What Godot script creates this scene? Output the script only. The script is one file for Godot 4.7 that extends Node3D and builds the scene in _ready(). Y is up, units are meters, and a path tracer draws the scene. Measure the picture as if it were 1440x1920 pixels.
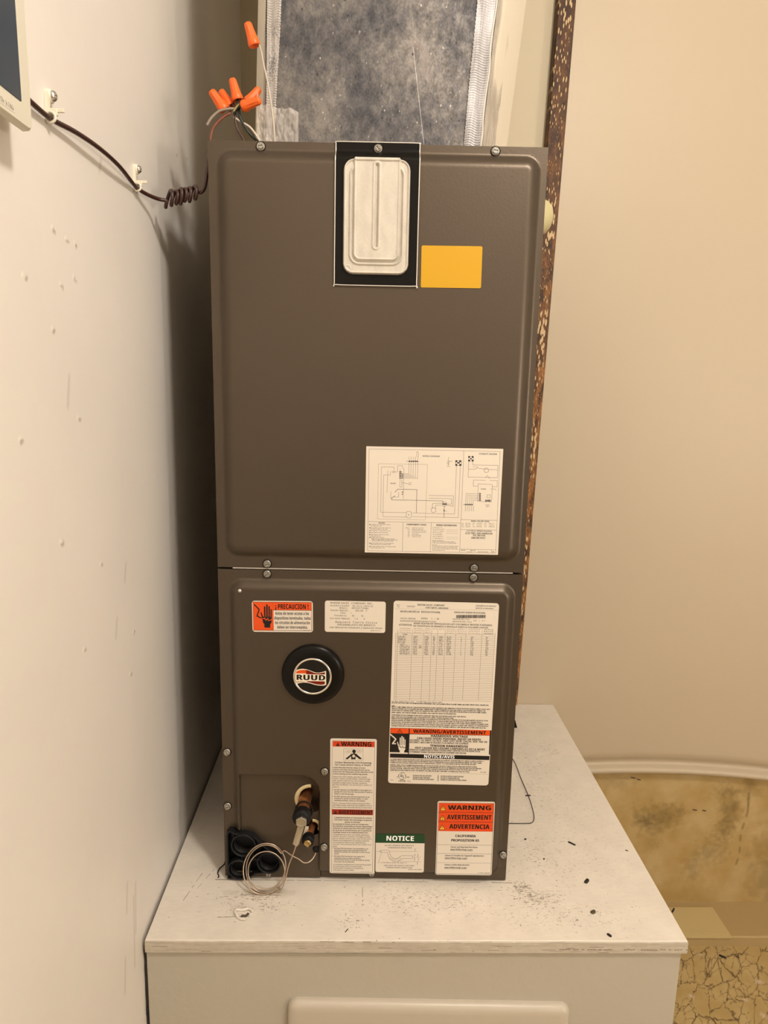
extends Node3D
# An air handler on a white-painted plywood platform in a small utility corner.
# World: x right, y up (0 = top of the platform), z towards the viewer (0 = front of the unit). Metres.

const WALL_X := -0.3135      # face of the left wall
const BACK_Z := -0.6227      # face of the cream panel behind
const ALCOVE_Z := -0.78      # deeper wall behind the duct
const FLOOR_Y := -0.6
const CEIL_Y := 1.98
const UNIT_W := 0.445
const UNIT_H := 1.0795
const SEAM_Y := 0.503

var rng := RandomNumberGenerator.new()
var M := {}
var unit: Node3D


func _ready() -> void:
	# --- camera
	var cam := Camera3D.new()
	cam.name = "camera"
	cam.keep_aspect = Camera3D.KEEP_HEIGHT
	cam.fov = 72.19
	cam.near = 0.02
	cam.far = 30.0
	cam.transform = Transform3D(Basis(Vector3(0.99948192, 0.0229599, 0.0225553), Vector3(-0.01841802, 0.98271688, -0.18419642), Vector3(-0.0263946, 0.18368556, 0.98263062)), Vector3(-0.0107, 0.7777, 0.9892))
	add_child(cam)
	cam.current = true
	# --- surroundings and exposure
	var env := Environment.new()
	env.background_mode = Environment.BG_COLOR
	env.background_color = Color(0.02, 0.018, 0.015)
	env.tonemap_mode = Environment.TONE_MAPPER_LINEAR
	env.tonemap_exposure = 1.09
	env.sdfgi_enabled = true
	env.ssao_enabled = true
	env.ssil_enabled = true
	var we := WorldEnvironment.new()
	we.name = "surroundings"
	we.environment = env
	add_child(we)
	rng.seed = 7
	make_materials()
	# --- the lamps that light the corner: one on the ceiling, one on the right wall
	build_lamp(Vector3(0.59, 1.84, 1.02), Color(1.0, 0.962, 0.92), 1.42)
	build_wall_lamp(Vector3(2.17, 0.6, 2.1), Color(1.0, 0.962, 0.92), 1.2)
	# --- structure, then things
	build_room()
	build_platform()
	build_unit()
	build_duct()
	build_wires()
	build_thermostat()
	build_cable()
	build_small_things()


# ------------------------------------------------------------------ mesh tools
class Mesher:
	var st := SurfaceTool.new()
	var xf := Transform3D()
	var uvf = null
	var tint = null

	func _init() -> void:
		st.begin(Mesh.PRIMITIVE_TRIANGLES)

	func v(p: Vector3) -> void:
		if uvf != null:
			st.set_uv(uvf.call(p))
		if tint != null:
			st.set_color(tint)
		st.add_vertex(xf * p)

	# corners are given counter-clockwise as seen from outside
	func tri(a: Vector3, b: Vector3, c: Vector3, sg := -1) -> void:
		st.set_smooth_group(sg)
		v(a); v(c); v(b)

	func quad(a: Vector3, b: Vector3, c: Vector3, d: Vector3, sg := -1) -> void:
		tri(a, b, c, sg)
		tri(a, c, d, sg)

	# loops of equal length, counter-clockwise as seen from the last loop
	func loft(loops: Array, cap0 := true, cap1 := true, sg := 0, sharp := false) -> void:
		for k in range(loops.size() - 1):
			var l0: PackedVector3Array = loops[k]
			var l1: PackedVector3Array = loops[k + 1]
			var n := l0.size()
			for i in range(n):
				var j := (i + 1) % n
				quad(l0[i], l0[j], l1[j], l1[i], sg + k if sharp and sg >= 0 else sg)
		if cap0:
			fan(loops[0], true)
		if cap1:
			fan(loops[loops.size() - 1], false)

	func fan(l: PackedVector3Array, back: bool) -> void:
		var c := Vector3.ZERO
		for p in l:
			c += p
		c /= l.size()
		for i in range(l.size()):
			var j := (i + 1) % l.size()
			if back:
				tri(c, l[j], l[i])
			else:
				tri(c, l[i], l[j])

	static func rr(cx: float, cy: float, w: float, h: float, r: float, n: int, z: float) -> PackedVector3Array:
		var out := PackedVector3Array()
		r = maxf(minf(r, minf(w, h) / 2.0 - 1e-5), 1e-5)
		for k in range(4):
			var ox := cx + (w / 2.0 - r) * (1.0 if k == 0 or k == 3 else -1.0)
			var oy := cy + (h / 2.0 - r) * (1.0 if k < 2 else -1.0)
			for i in range(n + 1):
				var a := PI / 2.0 * (k + float(i) / n)
				out.append(Vector3(ox + r * cos(a), oy + r * sin(a), z))
		return out

	# a rounded plate standing in the xy plane, chamfered at its front
	func plate(cx: float, cy: float, w: float, h: float, r: float, z0: float, z1: float, bev := 0.0, n := 5) -> void:
		if bev <= 0.0:
			loft([rr(cx, cy, w, h, r, n, z0), rr(cx, cy, w, h, r, n, z1)])
			return
		loft([rr(cx, cy, w, h, r, n, z0), rr(cx, cy, w, h, r, n, z1 - bev), rr(cx, cy, w - bev * 0.6, h - bev * 0.6, maxf(r - bev * 0.3, 0.0002), n, z1 - bev * 0.3), rr(cx, cy, w - 2.0 * bev, h - 2.0 * bev, maxf(r - bev, 0.0002), n, z1)])

	func box(c: Vector3, s: Vector3, bev := 0.0) -> void:
		if bev <= 0.0:
			loft([rr(c.x, c.y, s.x, s.y, 0.00001, 1, c.z - s.z / 2.0), rr(c.x, c.y, s.x, s.y, 0.00001, 1, c.z + s.z / 2.0)], true, true, -1)
			return
		var a := rr(c.x, c.y, s.x - 2.0 * bev, s.y - 2.0 * bev, 0.0001, 1, c.z - s.z / 2.0)
		var b := rr(c.x, c.y, s.x, s.y, bev, 1, c.z - s.z / 2.0 + bev)
		var d := rr(c.x, c.y, s.x, s.y, bev, 1, c.z + s.z / 2.0 - bev)
		var e := rr(c.x, c.y, s.x - 2.0 * bev, s.y - 2.0 * bev, 0.0001, 1, c.z + s.z / 2.0)
		loft([a, b, d, e], true, true, -1)

	static func circle(r: float, z: float, n: int) -> PackedVector3Array:
		var out := PackedVector3Array()
		for i in range(n):
			out.append(Vector3(r * cos(TAU * i / n), r * sin(TAU * i / n), z))
		return out

	# profile of (radius, z), turned about z
	func lathe(prof: Array, n := 24, cap0 := true, cap1 := true, sharp := false) -> void:
		var loops := []
		for p in prof:
			loops.append(circle(maxf(p.x, 0.00002), p.y, n))
		loft(loops, cap0, cap1, 1, sharp)

	func tube(pts: PackedVector3Array, r: float, n := 8, closed := false) -> void:
		var loops := []
		var t0 := (pts[1] - pts[0]).normalized()
		var side := t0.cross(Vector3(0.3, 1.0, 0.17)).normalized()
		var m := pts.size()
		for i in range(m):
			var a := pts[maxi(i - 1, 0)]
			var b := pts[mini(i + 1, m - 1)]
			if closed:
				a = pts[(i - 1 + m) % m]
				b = pts[(i + 1) % m]
			var t := (b - a).normalized()
			side = (side - t * side.dot(t)).normalized()
			var up := t.cross(side)
			var l := PackedVector3Array()
			for k in range(n):
				var w := TAU * k / n
				l.append(pts[i] + (side * cos(w) + up * sin(w)) * r)
			loops.append(l)
		if closed:
			loops.append(loops[0])
		loft(loops, not closed, not closed)

	# prism of a polygon (counter-clockwise in xy)
	func prism(poly: PackedVector2Array, z0: float, z1: float) -> void:
		if Geometry2D.is_polygon_clockwise(poly):
			poly.reverse()
		var idx := Geometry2D.triangulate_polygon(poly)
		for i in range(0, idx.size(), 3):
			var a := poly[idx[i]]
			var b := poly[idx[i + 1]]
			var c := poly[idx[i + 2]]
			if (b - a).cross(c - a) < 0.0:
				var s := b
				b = c
				c = s
			tri(Vector3(a.x, a.y, z1), Vector3(b.x, b.y, z1), Vector3(c.x, c.y, z1))
			tri(Vector3(a.x, a.y, z0), Vector3(c.x, c.y, z0), Vector3(b.x, b.y, z0))
		for i in range(poly.size()):
			var p := poly[i]
			var q := poly[(i + 1) % poly.size()]
			quad(Vector3(p.x, p.y, z0), Vector3(q.x, q.y, z0), Vector3(q.x, q.y, z1), Vector3(p.x, p.y, z1))

	func done() -> ArrayMesh:
		st.generate_normals()
		st.index()
		return st.commit()


# a sheet given by its height over the xy plane, with a skirt round its edge
func sheet(x0: float, x1: float, y0: float, y1: float, nx: int, ny: int, skirt: float, f: Callable) -> ArrayMesh:
	var vs := PackedVector3Array()
	var ns := PackedVector3Array()
	var uvs := PackedVector2Array()
	var id := PackedInt32Array()
	var zs := PackedFloat32Array()
	var w := nx + 1
	for j in range(ny + 1):
		for i in range(w):
			var x := lerpf(x0, x1, float(i) / nx)
			var y := lerpf(y0, y1, float(j) / ny)
			var z: float = f.call(x, y)
			zs.append(z)
			vs.append(Vector3(x, y, z))
			uvs.append(Vector2(float(i) / nx, 1.0 - float(j) / ny))
	var dx := (x1 - x0) / nx
	var dy := (y1 - y0) / ny
	for j in range(ny + 1):
		for i in range(w):
			var ia := maxi(i - 1, 0)
			var ib := mini(i + 1, nx)
			var ja := maxi(j - 1, 0)
			var jb := mini(j + 1, ny)
			var gx := (zs[j * w + ib] - zs[j * w + ia]) / (dx * (ib - ia))
			var gy := (zs[jb * w + i] - zs[ja * w + i]) / (dy * (jb - ja))
			ns.append(Vector3(-gx, -gy, 1.0).normalized())
	for j in range(ny):
		for i in range(nx):
			var a := j * w + i
			id.append_array([a, a + w + 1, a + 1, a, a + w, a + w + 1])
	if skirt != 0.0:
		var edge := []
		for i in range(nx): edge.append([i, i + 1, Vector3(0, -1, 0)])
		for j in range(ny): edge.append([j * w + nx, (j + 1) * w + nx, Vector3(1, 0, 0)])
		for i in range(nx): edge.append([ny * w + nx - i, ny * w + nx - i - 1, Vector3(0, 1, 0)])
		for j in range(ny): edge.append([(ny - j) * w, (ny - j - 1) * w, Vector3(-1, 0, 0)])
		for e in edge:
			var b := vs.size()
			for q in [vs[e[0]], vs[e[1]]]:
				vs.append(q)
				vs.append(Vector3(q.x, q.y, skirt))
				ns.append(e[2]); ns.append(e[2])
				uvs.append(Vector2.ZERO); uvs.append(Vector2.ZERO)
			id.append_array([b, b + 2, b + 1, b + 1, b + 2, b + 3])
	var arr := []
	arr.resize(Mesh.ARRAY_MAX)
	arr[Mesh.ARRAY_VERTEX] = vs
	arr[Mesh.ARRAY_NORMAL] = ns
	arr[Mesh.ARRAY_TEX_UV] = uvs
	arr[Mesh.ARRAY_INDEX] = id
	var am := ArrayMesh.new()
	am.add_surface_from_arrays(Mesh.PRIMITIVE_TRIANGLES, arr)
	return am


static func inside_rr(x: float, y: float, x0: float, x1: float, y0: float, y1: float, r: float) -> float:
	# distance inside a rounded rectangle (negative outside)
	var qx := absf(x - (x0 + x1) / 2.0) - (x1 - x0) / 2.0 + r
	var qy := absf(y - (y0 + y1) / 2.0) - (y1 - y0) / 2.0 + r
	return -(Vector2(maxf(qx, 0.0), maxf(qy, 0.0)).length() + minf(maxf(qx, qy), 0.0) - r)


func put(called: String, mesh: Mesh, mat: Material, parent: Node = null, at := Transform3D()) -> MeshInstance3D:
	var o := MeshInstance3D.new()
	o.name = called if parent else numbered(called)
	o.mesh = mesh
	o.material_override = mat
	o.transform = at
	(parent if parent else self).add_child(o, true)
	return o


func numbered(called: String) -> String:
	if not has_node(NodePath(called)):
		return called
	var i := 1
	while has_node(NodePath("%s_%03d" % [called, i])):
		i += 1
	return "%s_%03d" % [called, i]


func thing(called: String, label: String, category: String, at := Transform3D(), group := "") -> Node3D:
	var o := Node3D.new()
	o.name = numbered(called)
	o.transform = at
	add_child(o)
	tag(o, label, category, group)
	return o


func tag(o: Node, label: String, category: String, group := "") -> void:
	o.set_meta("label", label)
	o.set_meta("category", category)
	if group:
		o.set_meta("group", group)


func struct(called: String, mesh: Mesh, mat: Material) -> MeshInstance3D:
	var o := put(called, mesh, mat)
	o.set_meta("kind", "structure")
	return o


# a smooth path through points
func curve(pts: Array, k := 8) -> PackedVector3Array:
	var out := PackedVector3Array()
	for i in range(pts.size() - 1):
		var p0: Vector3 = pts[maxi(i - 1, 0)]
		var p1: Vector3 = pts[i]
		var p2: Vector3 = pts[i + 1]
		var p3: Vector3 = pts[mini(i + 2, pts.size() - 1)]
		for j in range(k):
			var t := float(j) / k
			out.append(0.5 * (2.0 * p1 + (p2 - p0) * t + (2.0 * p0 - 5.0 * p1 + 4.0 * p2 - p3) * t * t + (3.0 * p1 - p0 - 3.0 * p2 + p3) * t * t * t))
	out.append(pts[pts.size() - 1])
	return out


func axis_to(at: Vector3, dir: Vector3) -> Transform3D:
	var z := dir.normalized()
	var x := Vector3.UP.cross(z)
	if x.length() < 0.01:
		x = Vector3.RIGHT
	x = x.normalized()
	return Transform3D(Basis(x, z.cross(x), z), at)


# ------------------------------------------------------------------ printed labels
class Ink:
	# draws print on a label; places are read off a grid laid over it: (x, y) / k + o, mapped into the label's corners
	var im: Image
	var q: PackedVector2Array
	var o := Vector2.ZERO
	var k := 1.0
	var w: int
	var h: int
	var r := RandomNumberGenerator.new()
	static var fonts := {}

	func _init(corners: PackedVector2Array, width: int, height: int, paper: Color) -> void:
		q = corners
		w = width
		h = height
		im = Image.create_empty(w, h, false, Image.FORMAT_RGBA8)
		im.fill(paper)
		r.seed = width * 31 + height

	func grid(ox: float, oy: float, scale: float) -> void:
		o = Vector2(ox, oy)
		k = scale

	func at(x: float, y: float) -> Vector2:
		var p := o + Vector2(x, y) / k
		var u := 0.5
		var t := 0.5
		for i in range(5):
			var l := q[0].lerp(q[3], t)
			var rr := q[1].lerp(q[2], t)
			u = (p.x - l.x) / (rr.x - l.x)
			var a := q[0].lerp(q[1], u)
			var b := q[3].lerp(q[2], u)
			t = (p.y - a.y) / (b.y - a.y)
		return Vector2(u * w, t * h)

	func px() -> float:   # label pixels per grid unit
		return w / q[0].distance_to(q[1]) / k

	func rect(x0: float, y0: float, x1: float, y1: float, c: Color) -> void:
		var a := at(x0, y0)
		var b := at(x1, y1)
		im.fill_rect(Rect2i(roundi(a.x), roundi(a.y), maxi(roundi(b.x) - roundi(a.x), 1), maxi(roundi(b.y) - roundi(a.y), 1)), c)

	func line(x0: float, y0: float, x1: float, y1: float, wd := 1.2, c := Color.BLACK) -> void:
		var a := at(x0, y0)
		var b := at(x1, y1)
		var t := maxi(roundi(wd * px()), 1)
		if absf(a.x - b.x) < 1.6 * t:
			b.x = a.x
		if absf(a.y - b.y) < 1.6 * t:
			b.y = a.y
		var n := maxi(ceili(a.distance_to(b) / maxf(t * 0.5, 1.0)), 1)
		for i in range(n + 1):
			var p := a.lerp(b, float(i) / n)
			im.fill_rect(Rect2i(roundi(p.x - t / 2.0), roundi(p.y - t / 2.0), t, t), c)

	func path(pts: Array, wd := 1.2, c := Color.BLACK) -> void:
		for i in range(0, pts.size() - 2, 2):
			line(pts[i], pts[i + 1], pts[i + 2], pts[i + 3], wd, c)

	func dashes(x0: float, y0: float, x1: float, y1: float, n: int, wd := 1.2, c := Color.BLACK) -> void:
		for i in range(n):
			var a := Vector2(x0, y0).lerp(Vector2(x1, y1), (i + 0.1) / n)
			var b := Vector2(x0, y0).lerp(Vector2(x1, y1), (i + 0.65) / n)
			line(a.x, a.y, b.x, b.y, wd, c)

	func poly(pts: Array, c: Color) -> void:
		var p := PackedVector2Array()
		for i in range(0, pts.size(), 2):
			p.append(at(pts[i], pts[i + 1]))
		var y0 := h
		var y1 := 0
		for v in p:
			y0 = mini(y0, floori(v.y))
			y1 = maxi(y1, ceili(v.y))
		for y in range(maxi(y0, 0), mini(y1 + 1, h)):
			var xs := []
			for i in range(p.size()):
				var a := p[i]
				var b := p[(i + 1) % p.size()]
				if (a.y <= y + 0.5) != (b.y <= y + 0.5):
					xs.append(a.x + (y + 0.5 - a.y) / (b.y - a.y) * (b.x - a.x))
			xs.sort()
			for i in range(0, xs.size() - 1, 2):
				im.fill_rect(Rect2i(roundi(xs[i]), y, maxi(roundi(xs[i + 1]) - roundi(xs[i]), 1), 1), c)

	func disc(x: float, y: float, rad: float, c: Color) -> void:
		var pts := []
		for i in range(28):
			pts.append(x + rad * cos(TAU * i / 28.0))
			pts.append(y + rad * sin(TAU * i / 28.0))
		poly(pts, c)

	func ring(x: float, y: float, rad: float, wd: float, c: Color) -> void:
		var pts := []
		for i in range(29):
			pts.append(x + rad * cos(TAU * i / 28.0))
			pts.append(y + rad * sin(TAU * i / 28.0))
		path(pts, wd, c)

	static func font(kind: String) -> Font:
		if not fonts.has(kind):
			var f := SystemFont.new()
			f.font_names = PackedStringArray([{"s": "Droid Serif", "m": "Droid Sans Mono"}.get(kind.substr(0, 1), "Droid Sans")])
			f.font_weight = 700 if kind.ends_with("b") else 400
			fonts[kind] = f
		return fonts[kind]

	# one line of lettering: left, right, top of the capitals, base line; ("r" regular, "b" bold, "s"/"sb" serif, "m" mono)
	func text(s: String, x0: float, x1: float, y0: float, y1: float, kind := "b", light := false, fat := 0) -> void:
		var xm := (x0 + x1) / 2.0
		var a := Vector2(at(x0, (y0 + y1) / 2.0).x, at(xm, y0).y)
		var b := Vector2(at(x1, (y0 + y1) / 2.0).x, at(xm, y1).y)
		var ts := TextServerManager.get_primary_interface()
		var size := clampi(roundi((b.y - a.y) / 0.714 * 1.5), 18, 160)
		var tl := TextLine.new()
		tl.add_string(s, Ink.font(kind), size)
		var cap := size * 0.714
		var up := roundi(size * 0.95)
		var strip := Image.create_empty(ceili(tl.get_size().x) + 4, roundi(size * 1.3), false, Image.FORMAT_LA8)
		var pen := 1.0
		for g in ts.shaped_text_get_glyphs(tl.get_rid()):
			var fr: RID = g.font_rid
			var sz := Vector2i(g.font_size, 0)
			ts.font_render_glyph(fr, sz, g.index)
			var ti := ts.font_get_glyph_texture_idx(fr, sz, g.index)
			if ti >= 0:
				var rc := ts.font_get_glyph_uv_rect(fr, sz, g.index)
				var of := ts.font_get_glyph_offset(fr, sz, g.index)
				strip.blend_rect(ts.font_get_texture_image(fr, sz, ti), Rect2i(rc), Vector2i(roundi(pen + of.x), roundi(up + of.y)))
			pen += g.advance
		var fx := (b.x - a.x) / maxf(pen, 1.0)
		var fy := (b.y - a.y) / cap
		strip.convert(Image.FORMAT_RGBA8)
		strip.resize(maxi(roundi(strip.get_width() * fx), 2), maxi(roundi(strip.get_height() * fy), 2), Image.INTERPOLATE_CUBIC if fx > 0.6 else Image.INTERPOLATE_LANCZOS)
		if not light:
			strip.adjust_bcs(0.0, 1.0, 1.0)
		var to := Vector2i(roundi(a.x), roundi(b.y - up * fy))
		for i in range(fat + 1):
			im.blend_rect(strip, Rect2i(Vector2i.ZERO, strip.get_size()), to + Vector2i(i, 0))

	# several lines of lettering, evenly spaced
	func lines(rows: Array, x0: float, x1: float, y0: float, step: float, cap: float, kind := "r", fat := 0) -> void:
		var most := 1
		for s in rows:
			most = maxi(most, s.length())
		for i in range(rows.size()):
			var s: String = rows[i]
			text(s, x0, x0 + (x1 - x0) * clampf(s.length() / float(most), 0.05, 1.0), y0 + step * i, y0 + step * i + cap, kind, false, fat)

	# print too small to read: strokes the size of letters
	func small(x0: float, x1: float, y0: float, y1: float, c := Color(0.12, 0.1, 0.09)) -> void:
		var xm := (x0 + x1) / 2.0
		var ya := at(xm, y0).y
		var yb := at(xm, y1).y
		var x := at(x0, (y0 + y1) / 2.0).x
		var xe := at(x1, (y0 + y1) / 2.0).x
		var hgt := yb - ya
		var t := maxi(roundi(hgt * 0.16), 1)
		while x < xe - hgt * 0.4:
			var n := r.randi_range(2, 7)
			for i in range(n):
				if x > xe - hgt * 0.3:
					break
				var lw := hgt * r.randf_range(0.3, 0.55)
				var form := r.randi_range(0, 4)
				var ys := ya + hgt * (0.0 if form != 2 else 0.35)
				im.fill_rect(Rect2i(roundi(x), roundi(ys), t, maxi(roundi(yb - ys), 1)), c)
				if form < 3:
					im.fill_rect(Rect2i(roundi(x + lw), roundi(ya + hgt * 0.3), t, maxi(roundi(hgt * 0.7), 1)), c)
				for e in range(1 + form % 2):
					im.fill_rect(Rect2i(roundi(x), roundi(ya + hgt * r.randf_range(0.05, 0.85)), maxi(roundi(lw), 1), t), c)
				x += lw + hgt * 0.28
			x += hgt * 0.5

	func texture() -> ImageTexture:
		return ImageTexture.create_from_image(im)


# ------------------------------------------------------------------ materials
func mat(c: Color, rough := 0.6, metal := 0.0, spec := 0.5) -> StandardMaterial3D:
	var m := StandardMaterial3D.new()
	m.albedo_color = c
	m.roughness = rough
	m.metallic = metal
	m.metallic_specular = spec
	return m


func textured(im: Image, rough := 0.6, metal := 0.0) -> StandardMaterial3D:
	var m := mat(Color.WHITE, rough, metal)
	m.albedo_texture = ImageTexture.create_from_image(im)
	return m


func lin(r: float, g: float, b: float) -> Color:
	return Color(r, g, b).linear_to_srgb()


func noise(seed_: int, freq: float, kind := FastNoiseLite.TYPE_SIMPLEX_SMOOTH, oct := 4) -> FastNoiseLite:
	var n := FastNoiseLite.new()
	n.seed = seed_
	n.frequency = freq
	n.noise_type = kind
	n.fractal_octaves = oct
	n.fractal_type = FastNoiseLite.FRACTAL_FBM if oct > 1 else FastNoiseLite.FRACTAL_NONE
	return n


func relief(m: StandardMaterial3D, freq: float, scale_cm: float, uv: float, seed_ := 3) -> void:
	var t := NoiseTexture2D.new()
	t.width = 256
	t.height = 256
	t.seamless = true
	t.noise = noise(seed_, freq)
	m.heightmap_enabled = true
	m.heightmap_texture = t
	m.heightmap_scale = scale_cm
	m.uv1_triplanar = true
	m.uv1_world_triplanar = true
	m.uv1_scale = Vector3.ONE * uv


func soft(im: Image, cx: float, cy: float, rx: float, ry: float, c: Color, amount: float, seed_ := 1, ragged := 0.6) -> void:
	# a blotch with a ragged edge
	var n := noise(seed_, 2.2 / maxf(rx, ry), FastNoiseLite.TYPE_SIMPLEX_SMOOTH, 4)
	for y in range(maxi(0, int(cy - ry * 1.6)), mini(im.get_height(), int(cy + ry * 1.6))):
		for x in range(maxi(0, int(cx - rx * 1.6)), mini(im.get_width(), int(cx + rx * 1.6))):
			var d := Vector2((x - cx) / rx, (y - cy) / ry).length() + ragged * n.get_noise_2d(x, y)
			var a := clampf(1.0 - d, 0.0, 1.0)
			if a > 0.0:
				im.set_pixel(x, y, im.get_pixel(x, y).lerp(c, a * amount))


func stroke(im: Image, x0: float, y0: float, x1: float, y1: float, wd: float, c: Color, a := 1.0) -> void:
	var n := maxi(ceili(Vector2(x1 - x0, y1 - y0).length()), 1)
	var hw := wd / 2.0
	for i in range(n + 1):
		var p := Vector2(x0, y0).lerp(Vector2(x1, y1), float(i) / n)
		for y in range(floori(p.y - hw), ceili(p.y + hw) + 1):
			for x in range(floori(p.x - hw), ceili(p.x + hw) + 1):
				if x < 0 or y < 0 or x >= im.get_width() or y >= im.get_height():
					continue
				var cover := clampf(hw + 0.5 - Vector2(x + 0.5 - p.x, y + 0.5 - p.y).length(), 0.0, 1.0)
				if cover > 0.0:
					im.set_pixel(x, y, im.get_pixel(x, y).lerp(c, cover * a * 0.8))


func make_materials() -> void:
	M.taupe = mat(lin(0.097, 0.0745, 0.053), 0.4, 0.66, 0.55)
	relief(M.taupe, 0.05, 0.006, 14.0)
	M.cavity = mat(lin(0.03, 0.025, 0.02), 0.8)
	M.white_wall = mat(lin(0.64, 0.60, 0.54), 0.5)
	M.trim_white = mat(lin(0.62, 0.58, 0.50), 0.45)
	M.black = mat(lin(0.007, 0.006, 0.005), 0.3, 0.0, 0.28)
	M.rubber = mat(lin(0.008, 0.0075, 0.0075), 0.5, 0.0, 0.3)
	M.black_plastic = mat(lin(0.009, 0.0095, 0.011), 0.42, 0.0, 0.38)
	M.zinc = mat(lin(0.62, 0.6, 0.56), 0.3, 1.0)
	M.screw = mat(Color.WHITE, 0.34, 0.9)
	M.screw.vertex_color_use_as_albedo = true
	M.chrome = mat(lin(0.85, 0.82, 0.76), 0.18, 1.0)
	M.copper = mat(lin(0.6, 0.25, 0.11), 0.36, 0.9)
	M.foam = mat(lin(0.6, 0.5, 0.28), 0.8)
	M.brass = mat(lin(0.55, 0.42, 0.2), 0.35, 1.0)
	M.orange = mat(lin(0.85, 0.13, 0.012), 0.4)
	M.cream_plastic = mat(lin(0.66, 0.63, 0.52), 0.4)
	M.clip_white = mat(lin(0.74, 0.69, 0.56), 0.4)
	M.capillary = mat(lin(0.55, 0.44, 0.34), 0.35, 0.9)
	M.dark_bit = mat(lin(0.02, 0.014, 0.012), 0.7)
	M.edge_metal = mat(lin(0.75, 0.72, 0.66), 0.35, 0.6)


# ------------------------------------------------------------------ lamp
func build_lamp(at: Vector3, tint: Color, energy: float) -> void:
	var t := thing("ceiling_lamp", "round frosted glass ceiling lamp in front of the duct, above the picture", "lamp", Transform3D(Basis(Vector3.RIGHT, -PI / 2.0), Vector3(at.x, CEIL_Y, at.z)))
	var b := Mesher.new()
	b.lathe([Vector2(0.13, 0.0), Vector2(0.135, -0.02), Vector2(0.13, -0.045), Vector2(0.12, -0.05)], 40)
	put("base_ring", b.done(), mat(lin(0.7, 0.68, 0.6), 0.3), t)
	var d := Mesher.new()
	var prof := []
	var drop := CEIL_Y - at.y
	for i in range(11):
		var a := PI / 2.0 * i / 10.0
		prof.append(Vector2(0.12 * cos(a), -0.045 - (drop + 0.02) * sin(a)))
	d.lathe(prof, 40)
	var g := mat(Color(0.9, 0.88, 0.84), 0.5)
	g.emission_enabled = true
	g.emission = tint
	g.emission_energy_multiplier = 2.0
	put("glass_dome", d.done(), g, t)
	var l := OmniLight3D.new()
	l.name = "bulb"
	l.position = Vector3(0, 0, -(CEIL_Y - at.y))
	l.light_color = tint
	l.light_energy = energy
	l.light_size = 0.09
	l.omni_range = 8.0
	l.omni_attenuation = 2.0
	l.shadow_enabled = true
	t.add_child(l)


func build_wall_lamp(at: Vector3, tint: Color, energy: float) -> void:
	var t := thing("wall_lamp", "frosted globe lamp on the right wall, outside the picture", "lamp", Transform3D(Basis(Vector3(0, 0, 1), Vector3(0, 1, 0), Vector3(-1, 0, 0)), Vector3(2.3, at.y, at.z)))
	var b := Mesher.new()
	b.lathe([Vector2(0.06, 0.0), Vector2(0.06, 0.012), Vector2(0.05, 0.02), Vector2(0.02, 0.024), Vector2(0.02, 0.05), Vector2(0.045, 0.055), Vector2(0.045, 0.07)], 32)
	put("bracket", b.done(), M.zinc, t)
	var d := Mesher.new()
	var prof := []
	for i in range(15):
		var a := PI * (i + 0.9) / 15.0
		prof.append(Vector2(0.085 * sin(a), (2.3 - at.x) - 0.085 * cos(a)))
	d.lathe(prof, 40)
	var g := mat(Color(0.9, 0.88, 0.84), 0.5)
	g.emission_enabled = true
	g.emission = tint
	g.emission_energy_multiplier = 2.0
	put("glass_globe", d.done(), g, t)
	var l := OmniLight3D.new()
	l.name = "bulb"
	l.position = Vector3(0, 0, 2.3 - at.x)
	l.light_color = tint
	l.light_energy = energy
	l.light_size = 0.07
	l.omni_range = 8.0
	l.omni_attenuation = 2.0
	l.shadow_enabled = true
	t.add_child(l)


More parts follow.
